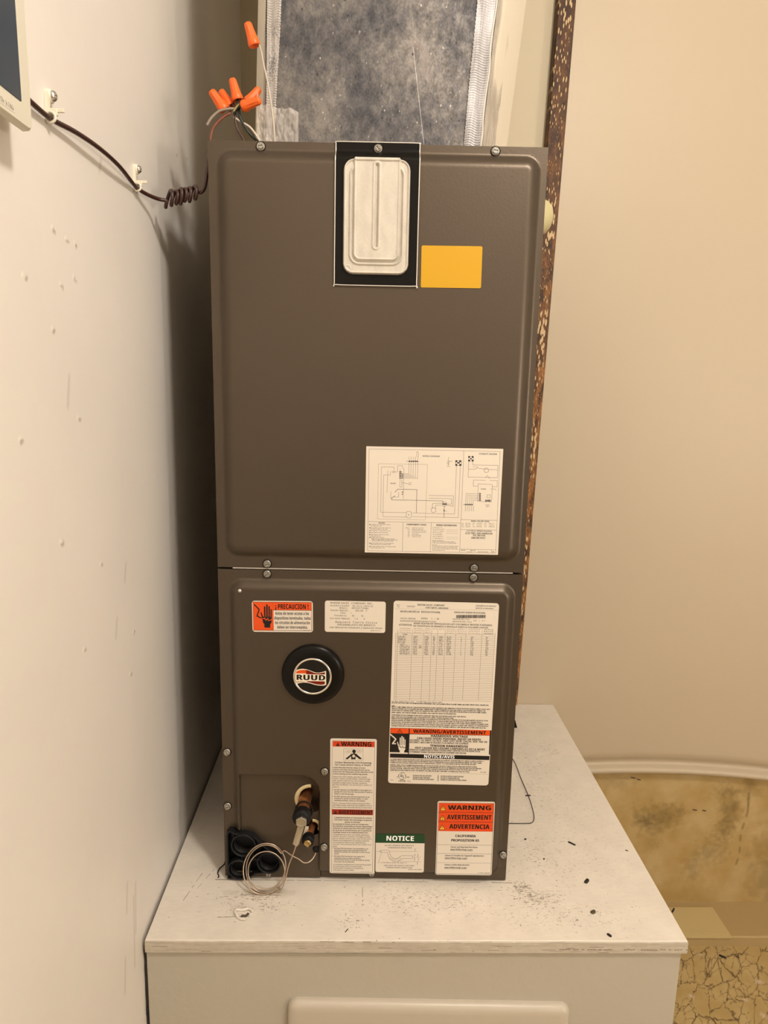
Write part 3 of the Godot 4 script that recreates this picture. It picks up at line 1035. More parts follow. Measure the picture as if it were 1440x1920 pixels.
func build_unit() -> void:
	unit = thing("air_handler", "tall taupe metal air handler cabinet covered in warning labels, standing on the white platform", "air handler", Transform3D(Basis(Vector3.UP, -0.0217) * Basis(Vector3(0, 0, 1), 0.0028), Vector3(0, 0.002, 0)))
	var rise := 0.0098
	# cabinet behind the doors
	var m := Mesher.new()
	m.box(Vector3(0.0, UNIT_H / 2.0, -0.285), Vector3(UNIT_W - 0.002, UNIT_H - 0.002, 0.53), 0.001)
	put("cabinet", m.done(), M.taupe, unit)
	# base rails
	m = Mesher.new()
	m.box(Vector3(0.0, 0.0016, -0.27), Vector3(UNIT_W - 0.02, 0.004, 0.5))
	put("base_rail", m.done(), M.cavity, unit)

	# upper door
	var up := put("upper_door", sheet(-UNIT_W / 2.0, UNIT_W / 2.0, SEAM_Y + 0.0018, UNIT_H, 210, 270, -0.02, func(x: float, y: float) -> float:
		return door_height(x, y, -0.2107, 0.2143, 0.5215, 1.0684, 0.021, rise, 0.017)), M.taupe, unit)
	# bright folded lip along the seam
	m = Mesher.new()
	m.box(Vector3(0.003, SEAM_Y + 0.0008, -0.0022), Vector3(0.408, 0.0019, 0.004), 0.0003)
	put("seam_lip", m.done(), M.edge_metal, unit)

	# lower door, cut back at its lower left corner
	var low := put("lower_door", sheet(-UNIT_W / 2.0, UNIT_W / 2.0, 0.0, SEAM_Y - 0.0012, 222, 250, -0.02, func(x: float, y: float) -> float:
		var z := door_height(x, y, -0.2060, 0.2115, 0.0095, 0.4880, 0.021, rise, 0.0135)
		var d := maxf(minf(inside_rr(x, y, -0.32, -0.0742, -0.3, 0.1792, 0.026), x + 0.1945), inside_rr(x, y, -0.2150, -0.15, -0.3, 0.0835, 0.004))
		return lerpf(z, -0.055, smoothstep(-0.0005, 0.0025, d))), M.taupe, unit)

	var sm := screw_mesh()
	for s in [[-0.1531, 1.0729], [0.1536, 1.0733], [-0.1506, 0.511], [0.1503, 0.5106]]:
		put("screw", sm, M.screw, up, Transform3D(Basis(Vector3(0, 0, 1), s[0] * 9.0), Vector3(s[0], s[1], 0.0)))
	for s in [[-0.1508, 0.4958, 0.0], [0.1501, 0.4961, 0.0], [-0.2149, 0.2124, 0.0], [-0.216, 0.1214, 0.0], [-0.1534, 0.0056, 0.0], [0.2161, 0.0454, 0.0], [-0.0648, 0.1889, rise], [-0.065, 0.0607, rise], [0.0098, 0.0095, 0.0]]:
		put("screw", sm, M.screw, low, Transform3D(Basis(Vector3(0, 0, 1), s[1] * 17.0), Vector3(s[0], s[1], s[2])))
	# chips in the paint
	m = Mesher.new()
	m.xf = Transform3D(Basis(), Vector3(-0.1892, 0.4724, rise))
	m.lathe([Vector2(0.0026, 0.0), Vector2(0.0022, 0.0008), Vector2(0.001, 0.0012)], 7)
	put("paint_chip", m.done(), M.edge_metal, low)

	build_pocket(low)
	build_filter_cover(up, rise)
	build_badge(low, rise)
	label_wiring(up)
	label_yellow(up)
	label_precaution(low)
	label_rating(low)
	label_data(low)
	label_carbon(low)
	label_notice(low)
	label_proposition(low)


func drain_outline() -> PackedVector2Array:
	return PackedVector2Array([Vector2(-0.2135, 0.0862), Vector2(-0.2075, 0.0845), Vector2(-0.202, 0.0812), Vector2(-0.188, 0.0826), Vector2(-0.1755, 0.0795), Vector2(-0.156, 0.0585), Vector2(-0.142, 0.0485), Vector2(-0.1335, 0.039), Vector2(-0.1315, 0.029), Vector2(-0.137, 0.0175), Vector2(-0.152, 0.0135), Vector2(-0.172, 0.0115), Vector2(-0.184, 0.0022), Vector2(-0.2165, 0.0022), Vector2(-0.2165, 0.078)])


func build_pocket(low: Node3D) -> void:
	# recessed plate with the hole for the pipes
	var plate := PackedVector2Array([Vector2(-0.2, 0.001), Vector2(-0.0715, 0.001), Vector2(-0.0715, 0.183), Vector2(-0.2, 0.183)])
	var hole := PackedVector2Array()
	for i in range(28):
		hole.append(Vector2(-0.087 + 0.0228 * cos(TAU * i / 28.0), 0.1375 + 0.0232 * sin(TAU * i / 28.0)))
	var hole2 := PackedVector2Array()
	for i in range(22):
		hole2.append(Vector2(-0.0835 + 0.0135 * cos(TAU * i / 22.0), 0.0885 + 0.0135 * sin(TAU * i / 22.0)))
	var shape: PackedVector2Array = Geometry2D.clip_polygons(plate, hole)[0]
	shape = Geometry2D.clip_polygons(shape, hole2)[0]
	var m := Mesher.new()
	shape = Geometry2D.clip_polygons(shape, drain_outline())[0]
	m.prism(shape, 0.0012, 0.0026)
	put("pocket_plate", m.done(), M.taupe, unit)
	# bottom flange under the pocket
	m = Mesher.new()
	m.box(Vector3(-0.148, 0.0047, 0.0005), Vector3(0.148, 0.0085, 0.003), 0.0005)
	put("bottom_flange", m.done(), M.taupe, unit)
	# foam gaskets
	for g in [[-0.087, 0.1375, 0.0222, 1.55, 3.9], [-0.0835, 0.0885, 0.0125, -0.5, 1.6]]:
		var pts := PackedVector3Array()
		for i in range(16):
			var a := lerpf(g[3], g[4], i / 15.0)
			pts.append(Vector3(g[0] + g[2] * cos(a), g[1] + g[2] * sin(a), -0.001))
		m = Mesher.new()
		m.tube(pts, 0.0045, 8)
		put("foam_gasket", m.done(), M.foam, unit)
	# suction pipe with its rubber cap and hex plug
	m = Mesher.new()
	m.xf = Transform3D(Basis(), Vector3(-0.0955, 0.1362, 0.0))
	m.lathe([Vector2(0.0096, -0.05), Vector2(0.0096, 0.012), Vector2(0.0101, 0.0135), Vector2(0.0096, 0.015), Vector2(0.0096, 0.045)], 28)
	var sp := put("suction_pipe", m.done(), M.copper, unit)
	m = Mesher.new()
	m.xf = Transform3D(Basis(), Vector3(-0.0955, 0.1358, 0.0))
	m.lathe([Vector2(0.0108, 0.036), Vector2(0.0128, 0.037), Vector2(0.0135, 0.041), Vector2(0.0138, 0.049), Vector2(0.0125, 0.052), Vector2(0.008, 0.0535)], 28)
	put("rubber_cap", m.done(), M.rubber, sp)
	m = Mesher.new()
	m.xf = Transform3D(Basis(Vector3(0, 0, 1), 0.5), Vector3(-0.0952, 0.1352, 0.0))
	m.loft([Mesher.circle(0.0088, 0.0515, 6), Mesher.circle(0.0088, 0.0585, 6), Mesher.circle(0.0082, 0.0595, 6), Mesher.circle(0.006, 0.0595, 6), Mesher.circle(0.0055, 0.0585, 6)], true, true, -1)
	put("hex_plug", m.done(), M.zinc, sp)
	# strap that holds the sensing bulb on the pipe
	var ring := PackedVector3Array()
	for i in range(20):
		var a := TAU * i / 20.0
		ring.append(Vector3(-0.0945 + 0.0128 * cos(a), 0.1335 + 0.0135 * sin(a), 0.027 - 0.003 * sin(a)))
	m = Mesher.new()
	m.tube(ring, 0.0013, 6, true)
	put("strap", m.done(), M.rubber, sp)
	# liquid pipe
	m = Mesher.new()
	m.xf = axis_to(Vector3(-0.0828, 0.0905, -0.045), Vector3(-0.0048, -0.0075, 0.07))
	m.lathe([Vector2(0.0056, 0.0), Vector2(0.0056, 0.07)], 20)
	var lp := put("liquid_pipe", m.done(), M.copper, unit)
	m = Mesher.new()
	m.xf = Transform3D(Basis(), Vector3(-0.0885, 0.082, 0.0))
	m.lathe([Vector2(0.0085, 0.016), Vector2(0.0094, 0.018), Vector2(0.0096, 0.027), Vector2(0.0085, 0.0295), Vector2(0.005, 0.03)], 24)
	put("rubber_cap", m.done(), M.rubber, lp)
	m = Mesher.new()
	m.xf = Transform3D(Basis(Vector3(0, 0, 1), -0.7), Vector3(-0.0886, 0.0818, 0.0))
	m.loft([Mesher.circle(0.0054, 0.029, 16), Mesher.circle(0.0054, 0.0325, 16), Mesher.circle(0.0047, 0.0333, 16)], true, false, -1)
	m.box(Vector3(0.0, 0.0029, 0.0331), Vector3(0.0085, 0.003, 0.001), 0.0002)
	m.box(Vector3(0.0, -0.0029, 0.0331), Vector3(0.0085, 0.003, 0.001), 0.0002)
	m.box(Vector3(0.0, 0.0, 0.0318), Vector3(0.009, 0.006, 0.001))
	put("slotted_plug", m.done(), M.brass, lp)
	# sensing bulb and its card
	m = Mesher.new()
	m.xf = axis_to(Vector3(-0.1064, 0.0795, 0.030), Vector3(0.0085, 0.034, 0.004))
	m.plate(0.0, 0.0, 0.0085, 0.0085, 0.0018, 0.0, 0.034, 0.0012, 3)
	put("sensing_bulb", m.done(), mat(lin(0.50, 0.42, 0.30), 0.4, 0.3), unit)
	m = Mesher.new()
	m.prism(PackedVector2Array([Vector2(-0.099, 0.076), Vector2(-0.092, 0.0765), Vector2(-0.089, 0.094), Vector2(-0.0945, 0.0945)]), 0.008, 0.009)
	put("paper_tag", m.done(), mat(lin(0.7, 0.63, 0.5), 0.6), unit)
	# capillary tube: from the bulb down into a coil that rests on the platform, then to the grommet
	var pts := [Vector3(-0.1045, 0.084, 0.034), Vector3(-0.109, 0.068, 0.033), Vector3(-0.117, 0.046, 0.036), Vector3(-0.1215, 0.026, 0.039), Vector3(-0.1275, 0.01, 0.042)]
	var turns := 2.79
	for i in range(1, 63):
		var f := i / 62.0
		var a := -0.55 - TAU * turns * f
		var rr := 1.0 + 0.09 * sin(f * 9.0) - 0.05 * f
		var sx := 0.0305 * rr
		var sy := 0.0305 * rr
		var yy := 0.0315 + 0.002 * sin(f * 7.0) + sy * sin(a)
		pts.append(Vector3(-0.155 + 0.003 * f + sx * cos(a), maxf(yy, 0.0005), 0.026 - 0.42 * (yy - 0.0315) + 0.0035 * sin(f * 13.0)))
	pts.append_array([Vector3(-0.1258, 0.0585, 0.018), Vector3(-0.1135, 0.0505, 0.019), Vector3(-0.1036, 0.0452, 0.019), Vector3(-0.096, 0.0385, 0.018), Vector3(-0.0885, 0.0365, 0.014), Vector3(-0.082, 0.040, 0.009), Vector3(-0.0775, 0.0465, 0.002)])
	m = Mesher.new()
	m.tube(curve(pts, 5), 0.00095, 7)
	put("capillary_tube", m.done(), M.capillary, unit)
	m = Mesher.new()
	m.xf = Transform3D(Basis(Vector3.RIGHT, -0.5), Vector3(-0.0775, 0.0475, -0.006))
	m.lathe([Vector2(0.007, 0.0), Vector2(0.0065, 0.004), Vector2(0.0058, 0.0045), Vector2(0.0058, 0.007), Vector2(0.0064, 0.0075), Vector2(0.006, 0.011), Vector2(0.003, 0.0125)], 18)
	put("grommet", m.done(), M.rubber, unit)
	# black drain pan corner with three ports
	var poly := drain_outline()
	m = Mesher.new()
	m.prism(poly, -0.006, -0.0045)
	var dp := put("drain_pan", m.done(), M.black_plastic, unit)
	var inner: PackedVector2Array = Geometry2D.offset_polygon(poly, -0.0022)[0]
	m = Mesher.new()
	for side in [[poly, 1.0], [inner, -1.0]]:
		var q: PackedVector2Array = side[0]
		if Geometry2D.is_polygon_clockwise(q):
			q.reverse()
		for i in range(q.size()):
			var a := q[i]
			var b := q[(i + 1) % q.size()]
			if side[1] > 0.0:
				m.quad(Vector3(a.x, a.y, -0.005), Vector3(b.x, b.y, -0.005), Vector3(b.x, b.y, 0.0112), Vector3(a.x, a.y, 0.0112))
			else:
				m.quad(Vector3(b.x, b.y, -0.005), Vector3(a.x, a.y, -0.005), Vector3(a.x, a.y, 0.0112), Vector3(b.x, b.y, 0.0112))
	for i in range(poly.size()):   # top of the wall
		var a := poly[i]
		var b := poly[(i + 1) % poly.size()]
		var ca := a
		var cb := b
		for v in [0, 1]:
			var best := 9.0
			for c in inner:
				var d := c.distance_to(b if v else a)
				if d < best:
					best = d
					if v: cb = c
					else: ca = c
		m.quad(Vector3(a.x, a.y, 0.0112), Vector3(b.x, b.y, 0.0112), Vector3(cb.x, cb.y, 0.0112), Vector3(ca.x, ca.y, 0.0112))
	put("rim", m.done(), M.black_plastic, dp)
	for c in [[-0.1905, 0.0618, 0.0193], [-0.1512, 0.0322, 0.0187], [-0.1985, 0.0195, 0.0172]]:
		m = Mesher.new()
		m.xf = Transform3D(Basis(), Vector3(c[0], c[1], 0.0))
		var R: float = c[2]
		m.lathe([Vector2(R, -0.005), Vector2(R, 0.0125), Vector2(R - 0.0005, 0.0135), Vector2(R - 0.0018, 0.0135), Vector2(R - 0.0022, 0.0125), Vector2(R - 0.0026, -0.004)], 36, false, true)
		put("drain_port", m.done(), M.black_plastic, dp)
		m = Mesher.new()
		m.xf = Transform3D(Basis(), Vector3(c[0], c[1], 0.0))
		m.lathe([Vector2(R - 0.0036, -0.004), Vector2(R - 0.0036, 0.0095), Vector2(R - 0.0042, 0.0102), Vector2(R - 0.0052, 0.0102), Vector2(R - 0.0056, -0.0038)], 30, false, false)
		put("port_liner", m.done(), M.rubber, dp)
	for s in [[-0.1935, 0.0395, 0.0022, 0.008], [-0.1715, 0.036, 0.012, 0.002], [-0.206, 0.078, 0.002, 0.012]]:
		m = Mesher.new()
		m.box(Vector3(s[0], s[1], 0.003), Vector3(s[2], s[3], 0.014), 0.0004)
		put("rib", m.done(), M.black_plastic, dp)


func build_filter_cover(up: Node3D, rise: float) -> void:
	# black bracket over the top edge, bent outwards over the raised panel
	var f := func(x: float, y: float) -> float: return 0.0022 + (rise + 0.0006) * (1.0 - smoothstep(1.0585, 1.0700, y))
	var m := sheet(-0.0548, 0.0545, 0.9005, UNIT_H + 0.0008, 20, 70, 0.0005, f)
	var b := put("filter_bracket", m, M.black, unit)
	var pts := []
	for p in [[-0.0548, 1.079], [-0.0548, 1.068], [-0.0548, 1.060], [-0.0548, 1.054], [-0.0549, 0.98], [-0.055, 0.904], [-0.0535, 0.9006], [-0.02, 0.9002], [0.02, 0.9002], [0.053, 0.9006], [0.0545, 0.904], [0.0545, 0.98], [0.0545, 1.054], [0.0545, 1.060], [0.0545, 1.068], [0.0545, 1.079], [0.053, 1.0805], [0.02, 1.0806], [-0.02, 1.0806], [-0.053, 1.0805], [-0.0548, 1.079]]:
		pts.append(Vector3(p[0], p[1], f.call(p[0], p[1]) - 0.0004))
	var t := Mesher.new()
	t.tube(curve(pts, 4), 0.0008, 6)
	put("edge_trim", t.done(), M.edge_metal, b)
	put("screw", screw_mesh(), M.screw, b, Transform3D(Basis(Vector3(0, 0, 1), 0.7), Vector3(0.0002, 1.0726, 0.0022)))
	# translucent plastic cover with raised ribs
	var zc := rise + 0.003
	var cover := func(x: float, y: float) -> float:
		var d := minf(inside_rr(x, y, -0.0432, 0.0422, 0.9148, 1.0562, 0.013), 9.0)
		var tab := inside_rr(x, y, -0.0305, 0.0300, 0.93, 1.0584, 0.003)
		if d < -0.0005 and tab < 0.0:
			return zc - 0.0025
		var z := 0.001 + 0.0022 * smoothstep(-0.0004, 0.0006, maxf(d, tab))
		z += 0.0016 * (1.0 - smoothstep(0.0016, 0.003, d)) * smoothstep(-0.0003, 0.0005, d)
		var u := inside_rr(x, y, -0.0360, 0.0355, 0.9255, 1.0495, 0.014)
		var inner := inside_rr(x, y, -0.0302, 0.0298, 0.9315, 1.09, 0.009)
		var off := 1.0 - smoothstep(-0.0015, 0.0, inner)
		z += off * 0.0024 * clampf(1.0 - absf(u - 0.0012) / 0.0016, 0.0, 1.0)
		z -= off * 0.0016 * clampf(1.0 - absf(u - 0.0042) / 0.0016, 0.0, 1.0)
		z += 0.0017 * smoothstep(-0.0006, 0.0008, inner) + 0.0012 * clampf(1.0 - absf(inner - 0.0015) / 0.0016, 0.0, 1.0)
		var slit := inside_rr(x, y, -0.0022, 0.0010, 0.948, 1.0500, 0.0012)
		z += 0.0014 * clampf(1.0 - absf(slit + 0.0022) / 0.002, 0.0, 1.0) - 0.0026 * smoothstep(-0.0006, 0.0004, slit)
		if y < 0.935:
			var kn := Vector2(x + 0.0372, y - 0.9212).length()
			z += 0.0008 * clampf(1.0 - absf(kn - 0.0035) / 0.0009, 0.0, 1.0)
		return zc + z
	var pm := mat(lin(0.56, 0.51, 0.43), 0.38)
	var fi := Image.create_empty(240, 400, false, Image.FORMAT_RGBA8)
	var n := noise(61, 0.02)
	var n2 := noise(62, 0.09)
	for y in range(400):
		for x in range(240):
			fi.set_pixel(x, y, lin(0.60, 0.555, 0.475) * (0.97 + 0.06 * n.get_noise_2d(x, y * 0.4) + 0.025 * n2.get_noise_2d(x, y)))
	pm = textured(fi, 0.4)
	pm.texture_repeat = false
	put("plastic_cover", sheet(-0.0442, 0.0432, 0.9138, 1.0594, 150, 240, 0.004, cover), pm, b)


func build_badge(low: Node3D, rise: float) -> void:
	var m := Mesher.new()
	var c := Vector3(-0.0826, 0.3468, rise)
	m.xf = Transform3D(Basis(), c)
	m.lathe([Vector2(0.0462, -0.0005), Vector2(0.0464, 0.003), Vector2(0.0445, 0.0062), Vector2(0.040, 0.0085), Vector2(0.033, 0.0095), Vector2(0.028, 0.0095)], 56)
	var b := put("round_badge", m.done(), M.black, unit)
	b.set_meta("label", "round black badge with a chrome ring and a wavy red flag emblem")
	m = Mesher.new()
	var ring := PackedVector3Array()
	for i in range(56):
		ring.append(Vector3(0.0270 * cos(TAU * i / 56.0), 0.0270 * sin(TAU * i / 56.0), 0.0098) + c)
	m.tube(ring, 0.0017, 10, true)
	put("chrome_ring", m.done(), M.chrome, b)
	# emblem, in a grid of 20.2 to the photo pixel
	var k := Ink.new(PackedVector2Array([Vector2(554, 1232), Vector2(618, 1232), Vector2(618, 1296), Vector2(554, 1296)]), 512, 512, Color(0.035, 0.033, 0.032))
	k.grid(560, 1215, 20.21)
	var white := Color(0.9, 0.86, 0.78)
	var red := Color(0.45, 0.075, 0.03)
	# waving flag: pale outline, red bands above and below, pale middle
	var top := [-130, 800, -60, 745, 40, 710, 160, 695, 300, 712, 420, 750, 540, 800, 660, 835, 780, 835, 900, 805, 1030, 760]
	var bot := [1040, 1310, 960, 1345, 860, 1352, 740, 1345, 600, 1318, 460, 1275, 320, 1245, 180, 1240, 60, 1262, -60, 1300, -130, 1340]
	k.poly(top + bot, white)
	k.poly([-95, 880, -60, 800, 30, 760, 150, 740, 290, 742, 290, 880], Color(0.86, 0.30, 0.06))
	k.poly([290, 735, 420, 775, 540, 828, 660, 862, 780, 862, 900, 835, 985, 815, 985, 905, 290, 910], red)
	k.poly([330, 1180, 985, 1180, 985, 1290, 860, 1318, 740, 1312, 600, 1285, 460, 1245, 330, 1215], red)
	k.poly([-100, 1190, 300, 1195, 180, 1215, 40, 1235, -100, 1290], Color(0.75, 0.66, 0.52))
	k.text("RUUD", -105, 1010, 935, 1140, "b", false, 6)
	var mt := textured(k.im, 0.25)
	mt.texture_repeat = false
	m = Mesher.new()
	m.xf = Transform3D(Basis(), c)
	m.uvf = func(p: Vector3) -> Vector2: return Vector2(p.x / 0.051 + 0.5, 0.5 - p.y / 0.051)
	m.lathe([Vector2(0.0262, 0.0094), Vector2(0.026, 0.0099)], 48)
	put("emblem", m.done(), mt, b)


# ------------------------------------------------------------------ labels
const PAPER := Color(0.86, 0.825, 0.77)
const SAFETY_ORANGE := Color(0.88, 0.31, 0.075)
const PRINT := Color(0.07, 0.06, 0.06)


func label_wiring(up: Node3D) -> void:
	var k := Ink.new(PackedVector2Array([Vector2(686.7, 837), Vector2(943.5, 841), Vector2(933, 1040), Vector2(684.3, 1034.6)]), 1200, 960, PAPER)
	k.grid(660, 820, 4.8)
	var c := Color(0.22, 0.19, 0.17)
	var d := Color(0.10, 0.09, 0.08)
	# frames
	k.path([152, 105, 1332, 125, 1290, 1040, 142, 1014, 152, 105], 2.2, c)
	k.path([1005, 118, 978, 735, 965, 1032], 2.2, c)
	k.path([146, 748, 976, 764], 2.2, c)
	k.path([978, 733, 1302, 740], 2.2, c)
	k.path([974, 822, 1298, 828], 2.2, c)
	k.path([966, 1003, 1290, 1012], 2.2, c)
	k.path([460, 755, 452, 1019], 2.2, c)
	k.path([713, 760, 706, 1026], 2.2, c)
	k.path([1252, 1011, 1250, 1038], 2.2, c)
	# dashed control box
	k.dashes(238, 234, 678, 240, 30, 2.3, c)
	k.dashes(678, 240, 660, 735, 32, 2.3, c)
	k.dashes(660, 735, 230, 726, 30, 2.3, c)
	k.dashes(230, 726, 238, 234, 32, 2.3, c)
	# wiring
	for p in [[265, 262, 378, 266, 378, 292], [265, 262, 260, 664, 490, 668], [285, 332, 345, 334, 345, 300], [285, 332, 280, 705, 490, 709], [322, 295, 315, 490], [410, 300, 412, 250, 455, 252, 455, 275], [395, 310, 410, 298], [362, 300, 368, 312, 375, 298, 382, 312, 390, 298], [467, 270, 463, 550], [434, 282, 430, 440, 448, 440, 450, 375], [448, 400, 510, 412], [350, 478, 348, 540, 365, 540], [420, 485, 420, 530, 372, 532]]:
		k.path(p, 2.2, c)
	for i in range(5):
		k.path([512 + i * 20, 172, 512 + i * 20, 200], 2.2, c)
		k.path([512 + i * 20, 222, 511 + i * 20, 322 + i * 10, 470, 320 + i * 10], 2.2, c)
		k.disc(517 + i * 17, 212, 7, d)
		k.disc(1020 + i * 15, 596, 6, d)
		k.path([1020 + i * 17, 600, 1016 + i * 19, 655], 2.3, c)
		k.path([1022 + i * 17, 590, 1024 + i * 16, 497 + i * 15, 1142, 500 + i * 15], 2.3, c)
		k.rect(1142, 492 + i * 15, 1158, 502 + i * 15, c)
	k.path([490, 212, 600, 212], 3.0, d)
	k.path([1000, 596, 1080, 596], 3.0, d)
	k.path([580, 172, 580, 135, 588, 125, 596, 135, 596, 172], 2.2, c)
	k.path([578, 670, 582, 462, 412, 458, 385, 486], 3.0, d)
	k.path([388, 518, 358, 535, 358, 555, 480, 556, 665, 560, 815, 566, 820, 580], 3.0, d)
	k.path([545, 672, 660, 676, 922, 678, 938, 232], 2.2, c)
	k.path([545, 705, 826, 712, 955, 716, 974, 250], 2.2, c)
	k.path([826, 712, 830, 608], 2.6, d)
	k.path([690, 514, 912, 518, 908, 612, 850, 600], 2.0, d)
	k.path([690, 540, 896, 544, 892, 592, 850, 594], 2.0, d)
	k.path([815, 584, 724, 586, 720, 632], 2.4, d)
	k.path([815, 600, 752, 602, 750, 632], 2.4, d)
	k.ring(732, 646, 22, 1.8, c)
	k.ring(832, 592, 20, 2.4, d)
	k.rect(816, 586, 848, 598, d)
	k.path([490, 665, 500, 658, 525, 660, 536, 672, 534, 708, 524, 716, 498, 714, 488, 704, 490, 665], 2.2, c)
	k.text("T1", 503, 518, 684, 696, "r")
	for x in [938, 972]:
		k.disc(x, 210, 9, d)
		k.disc(x, 243, 9, d)
	k.path([930, 206, 984, 208, 982, 248, 930, 246, 930, 206], 3.0, d)
	k.rect(945, 218, 968, 230, d)
	k.path([868, 175, 866, 250], 2.3, c)
	k.path([852, 256, 880, 258], 2.2, c)
	k.path([858, 210, 874, 210, 872, 236, 857, 236, 858, 210], 2.3, c)
	# schematic
	for x in [1053, 1085]:
		k.disc(x, 172, 9, d)
		k.disc(x, 204, 9, d)
	k.path([1046, 168, 1092, 170, 1090, 208, 1046, 206, 1046, 168], 2.4, d)
	k.rect(1060, 184, 1078, 194, d)
	k.path([1050, 210, 1046, 350, 1308, 356, 1313, 246, 1084, 240, 1086, 208], 2.2, d)
	k.path([1048, 280, 1100, 282, 1130, 266], 2.0, d)
	k.path([1135, 272, 1200, 280, 1310, 286], 2.0, d)
	k.ring(1208, 290, 20, 2.0, d)
	k.path([1198, 356, 1215, 336, 1240, 362], 2.2, c)
	k.path([1130, 430, 1090, 428, 1093, 376, 1200, 378], 2.2, c)
	k.path([1240, 380, 1306, 384, 1302, 436, 1258, 434], 2.2, c)
	k.path([1132, 410, 1262, 416, 1252, 572, 1128, 566, 1132, 410], 2.2, c)
	k.path([1248, 456, 1285, 456, 1298, 466], 2.2, c)
	k.path([1215, 508, 1245, 510, 1242, 534, 1213, 532, 1215, 508], 2.2, c)
	for i in range(5):
		k.rect(1198 + i * 10, 552, 1205 + i * 10, 570, c)
	for i in range(5):
		k.rect(424, 300 + i * 14, 446, 308 + i * 14, c)
		k.rect(448, 318 + i * 10, 462, 324 + i * 10, c)
	for x in [450, 448]:
		k.rect(x, 480, x + 10, 488, c)
		k.rect(x, 500, x + 8, 508, c)
	k.path([852, 655, 835, 655], 2.2, c)
	k.path([828, 640, 833, 655, 824, 655, 828, 640], 3.0, d)
	# lettering
	k.text("WIRING DIAGRAM", 632, 788, 160, 173, "r")
	k.text("SCHEMATIC DIAGRAM", 1140, 1304, 139, 152, "r")
	k.text("NOTES", 238, 296, 757, 768, "b")
	k.text("COMPONENT CODES", 488, 668, 771, 784, "b")
	k.text("WIRING INFORMATION", 756, 940, 777, 790, "b")
	k.text("WIRE COLOR CODE", 1068, 1234, 741, 753, "b")
	k.text("ELECTRICAL WIRING DIAGRAM", 1028, 1254, 830, 843, "r")
	k.text("ELECTRIC AIR HANDLER", 1016, 1260, 851, 866, "r", false, 1)
	k.text("PSC MOTOR", 1085, 1196, 871, 884, "r", false, 1)
	k.text("208/240 VOLT", 1068, 1198, 892, 907, "r", false, 1)
	k.text("BOARD", 345, 395, 402, 412, "r")
	k.text("BOARD", 1158, 1204, 452, 462, "r")
	k.small(510, 540, 396, 404, c)
	k.small(510, 535, 412, 420, c)
	k.small(875, 900, 208, 214, c)
	k.small(1088, 1130, 256, 264, c)
	k.small(1198, 1240, 596, 604, c)
	k.small(1205, 1235, 610, 618, c)
	for s in [[158, 773, 350], [168, 785, 270], [158, 802, 350], [168, 814, 320], [158, 828, 350], [158, 845, 330], [158, 865, 330], [168, 876, 260], [158, 889, 290], [175, 902, 380], [180, 912, 410], [180, 922, 370], [158, 943, 380], [168, 953, 350], [158, 973, 395], [168, 985, 300]]:
		k.small(s[0], s[2], s[1], s[1] + 7, d)
		if s[0] < 160:
			k.disc(160, s[1] + 4, 4, d)
	for i in range(7):
		k.small(482 + 20 * int(i > 0), 520, 803 + i * 13.5, 810 + i * 13.5, c)
		k.small(540, [648, 640, 672, 668, 605, 625, 620][i], 803 + i * 13.5, 810 + i * 13.5, c)
	for i in range(7):
		k.small(724, [805, 832, 828, 815, 812, 820, 815][i], 799 + i * 16.6, 806 + i * 16.6, c)
		if i != 0 and i != 4:
			k.path([845, 808 + i * 16.6, 952, 810 + i * 16.6], 1.3, c)
	for s in [[918, 830], [930, 925], [943, 945], [958, 765], [971, 958], [983, 950], [996, 952], [1008, 840]]:
		k.small(722, s[1], s[0], s[0] + 7, d)
	for i in range(3):
		for x in [985, 1020, 1085, 1120, 1190, 1230]:
			k.small(x, x + (18 if x in [985, 1085, 1190] else 48), 762 + i * 15, 771 + i * 15, c)
	k.text("DWG. NO.", 978, 1018, 1008, 1016, "r")
	k.text("SPEC. NO.", 1062, 1110, 1012, 1020, "r")
	k.small(1030, 1070, 1024, 1031, c)
	k.small(1132, 1228, 1024, 1032, d)
	k.text("02", 1260, 1275, 1024, 1033, "b")
	label("wiring_label", "white label printed with the wiring diagram", k, [Vector2(-0.009, 0.6851), Vector2(0.1822, 0.6859), Vector2(0.182, 0.5332), Vector2(-0.009, 0.5337)], up, 0.0006)


func label_yellow(up: Node3D) -> void:
	var k := Ink.new(PackedVector2Array([Vector2(0, 0), Vector2(80, 0), Vector2(80, 53), Vector2(0, 53)]), 160, 106, Color(0.78, 0.595, 0.025))
	label("yellow_sticker", "plain yellow sticker beside the black bracket", k, [Vector2(0.0598, 0.9528), Vector2(0.1405, 0.9532), Vector2(0.1413, 0.9000), Vector2(0.0606, 0.8993)], up, 0.002)


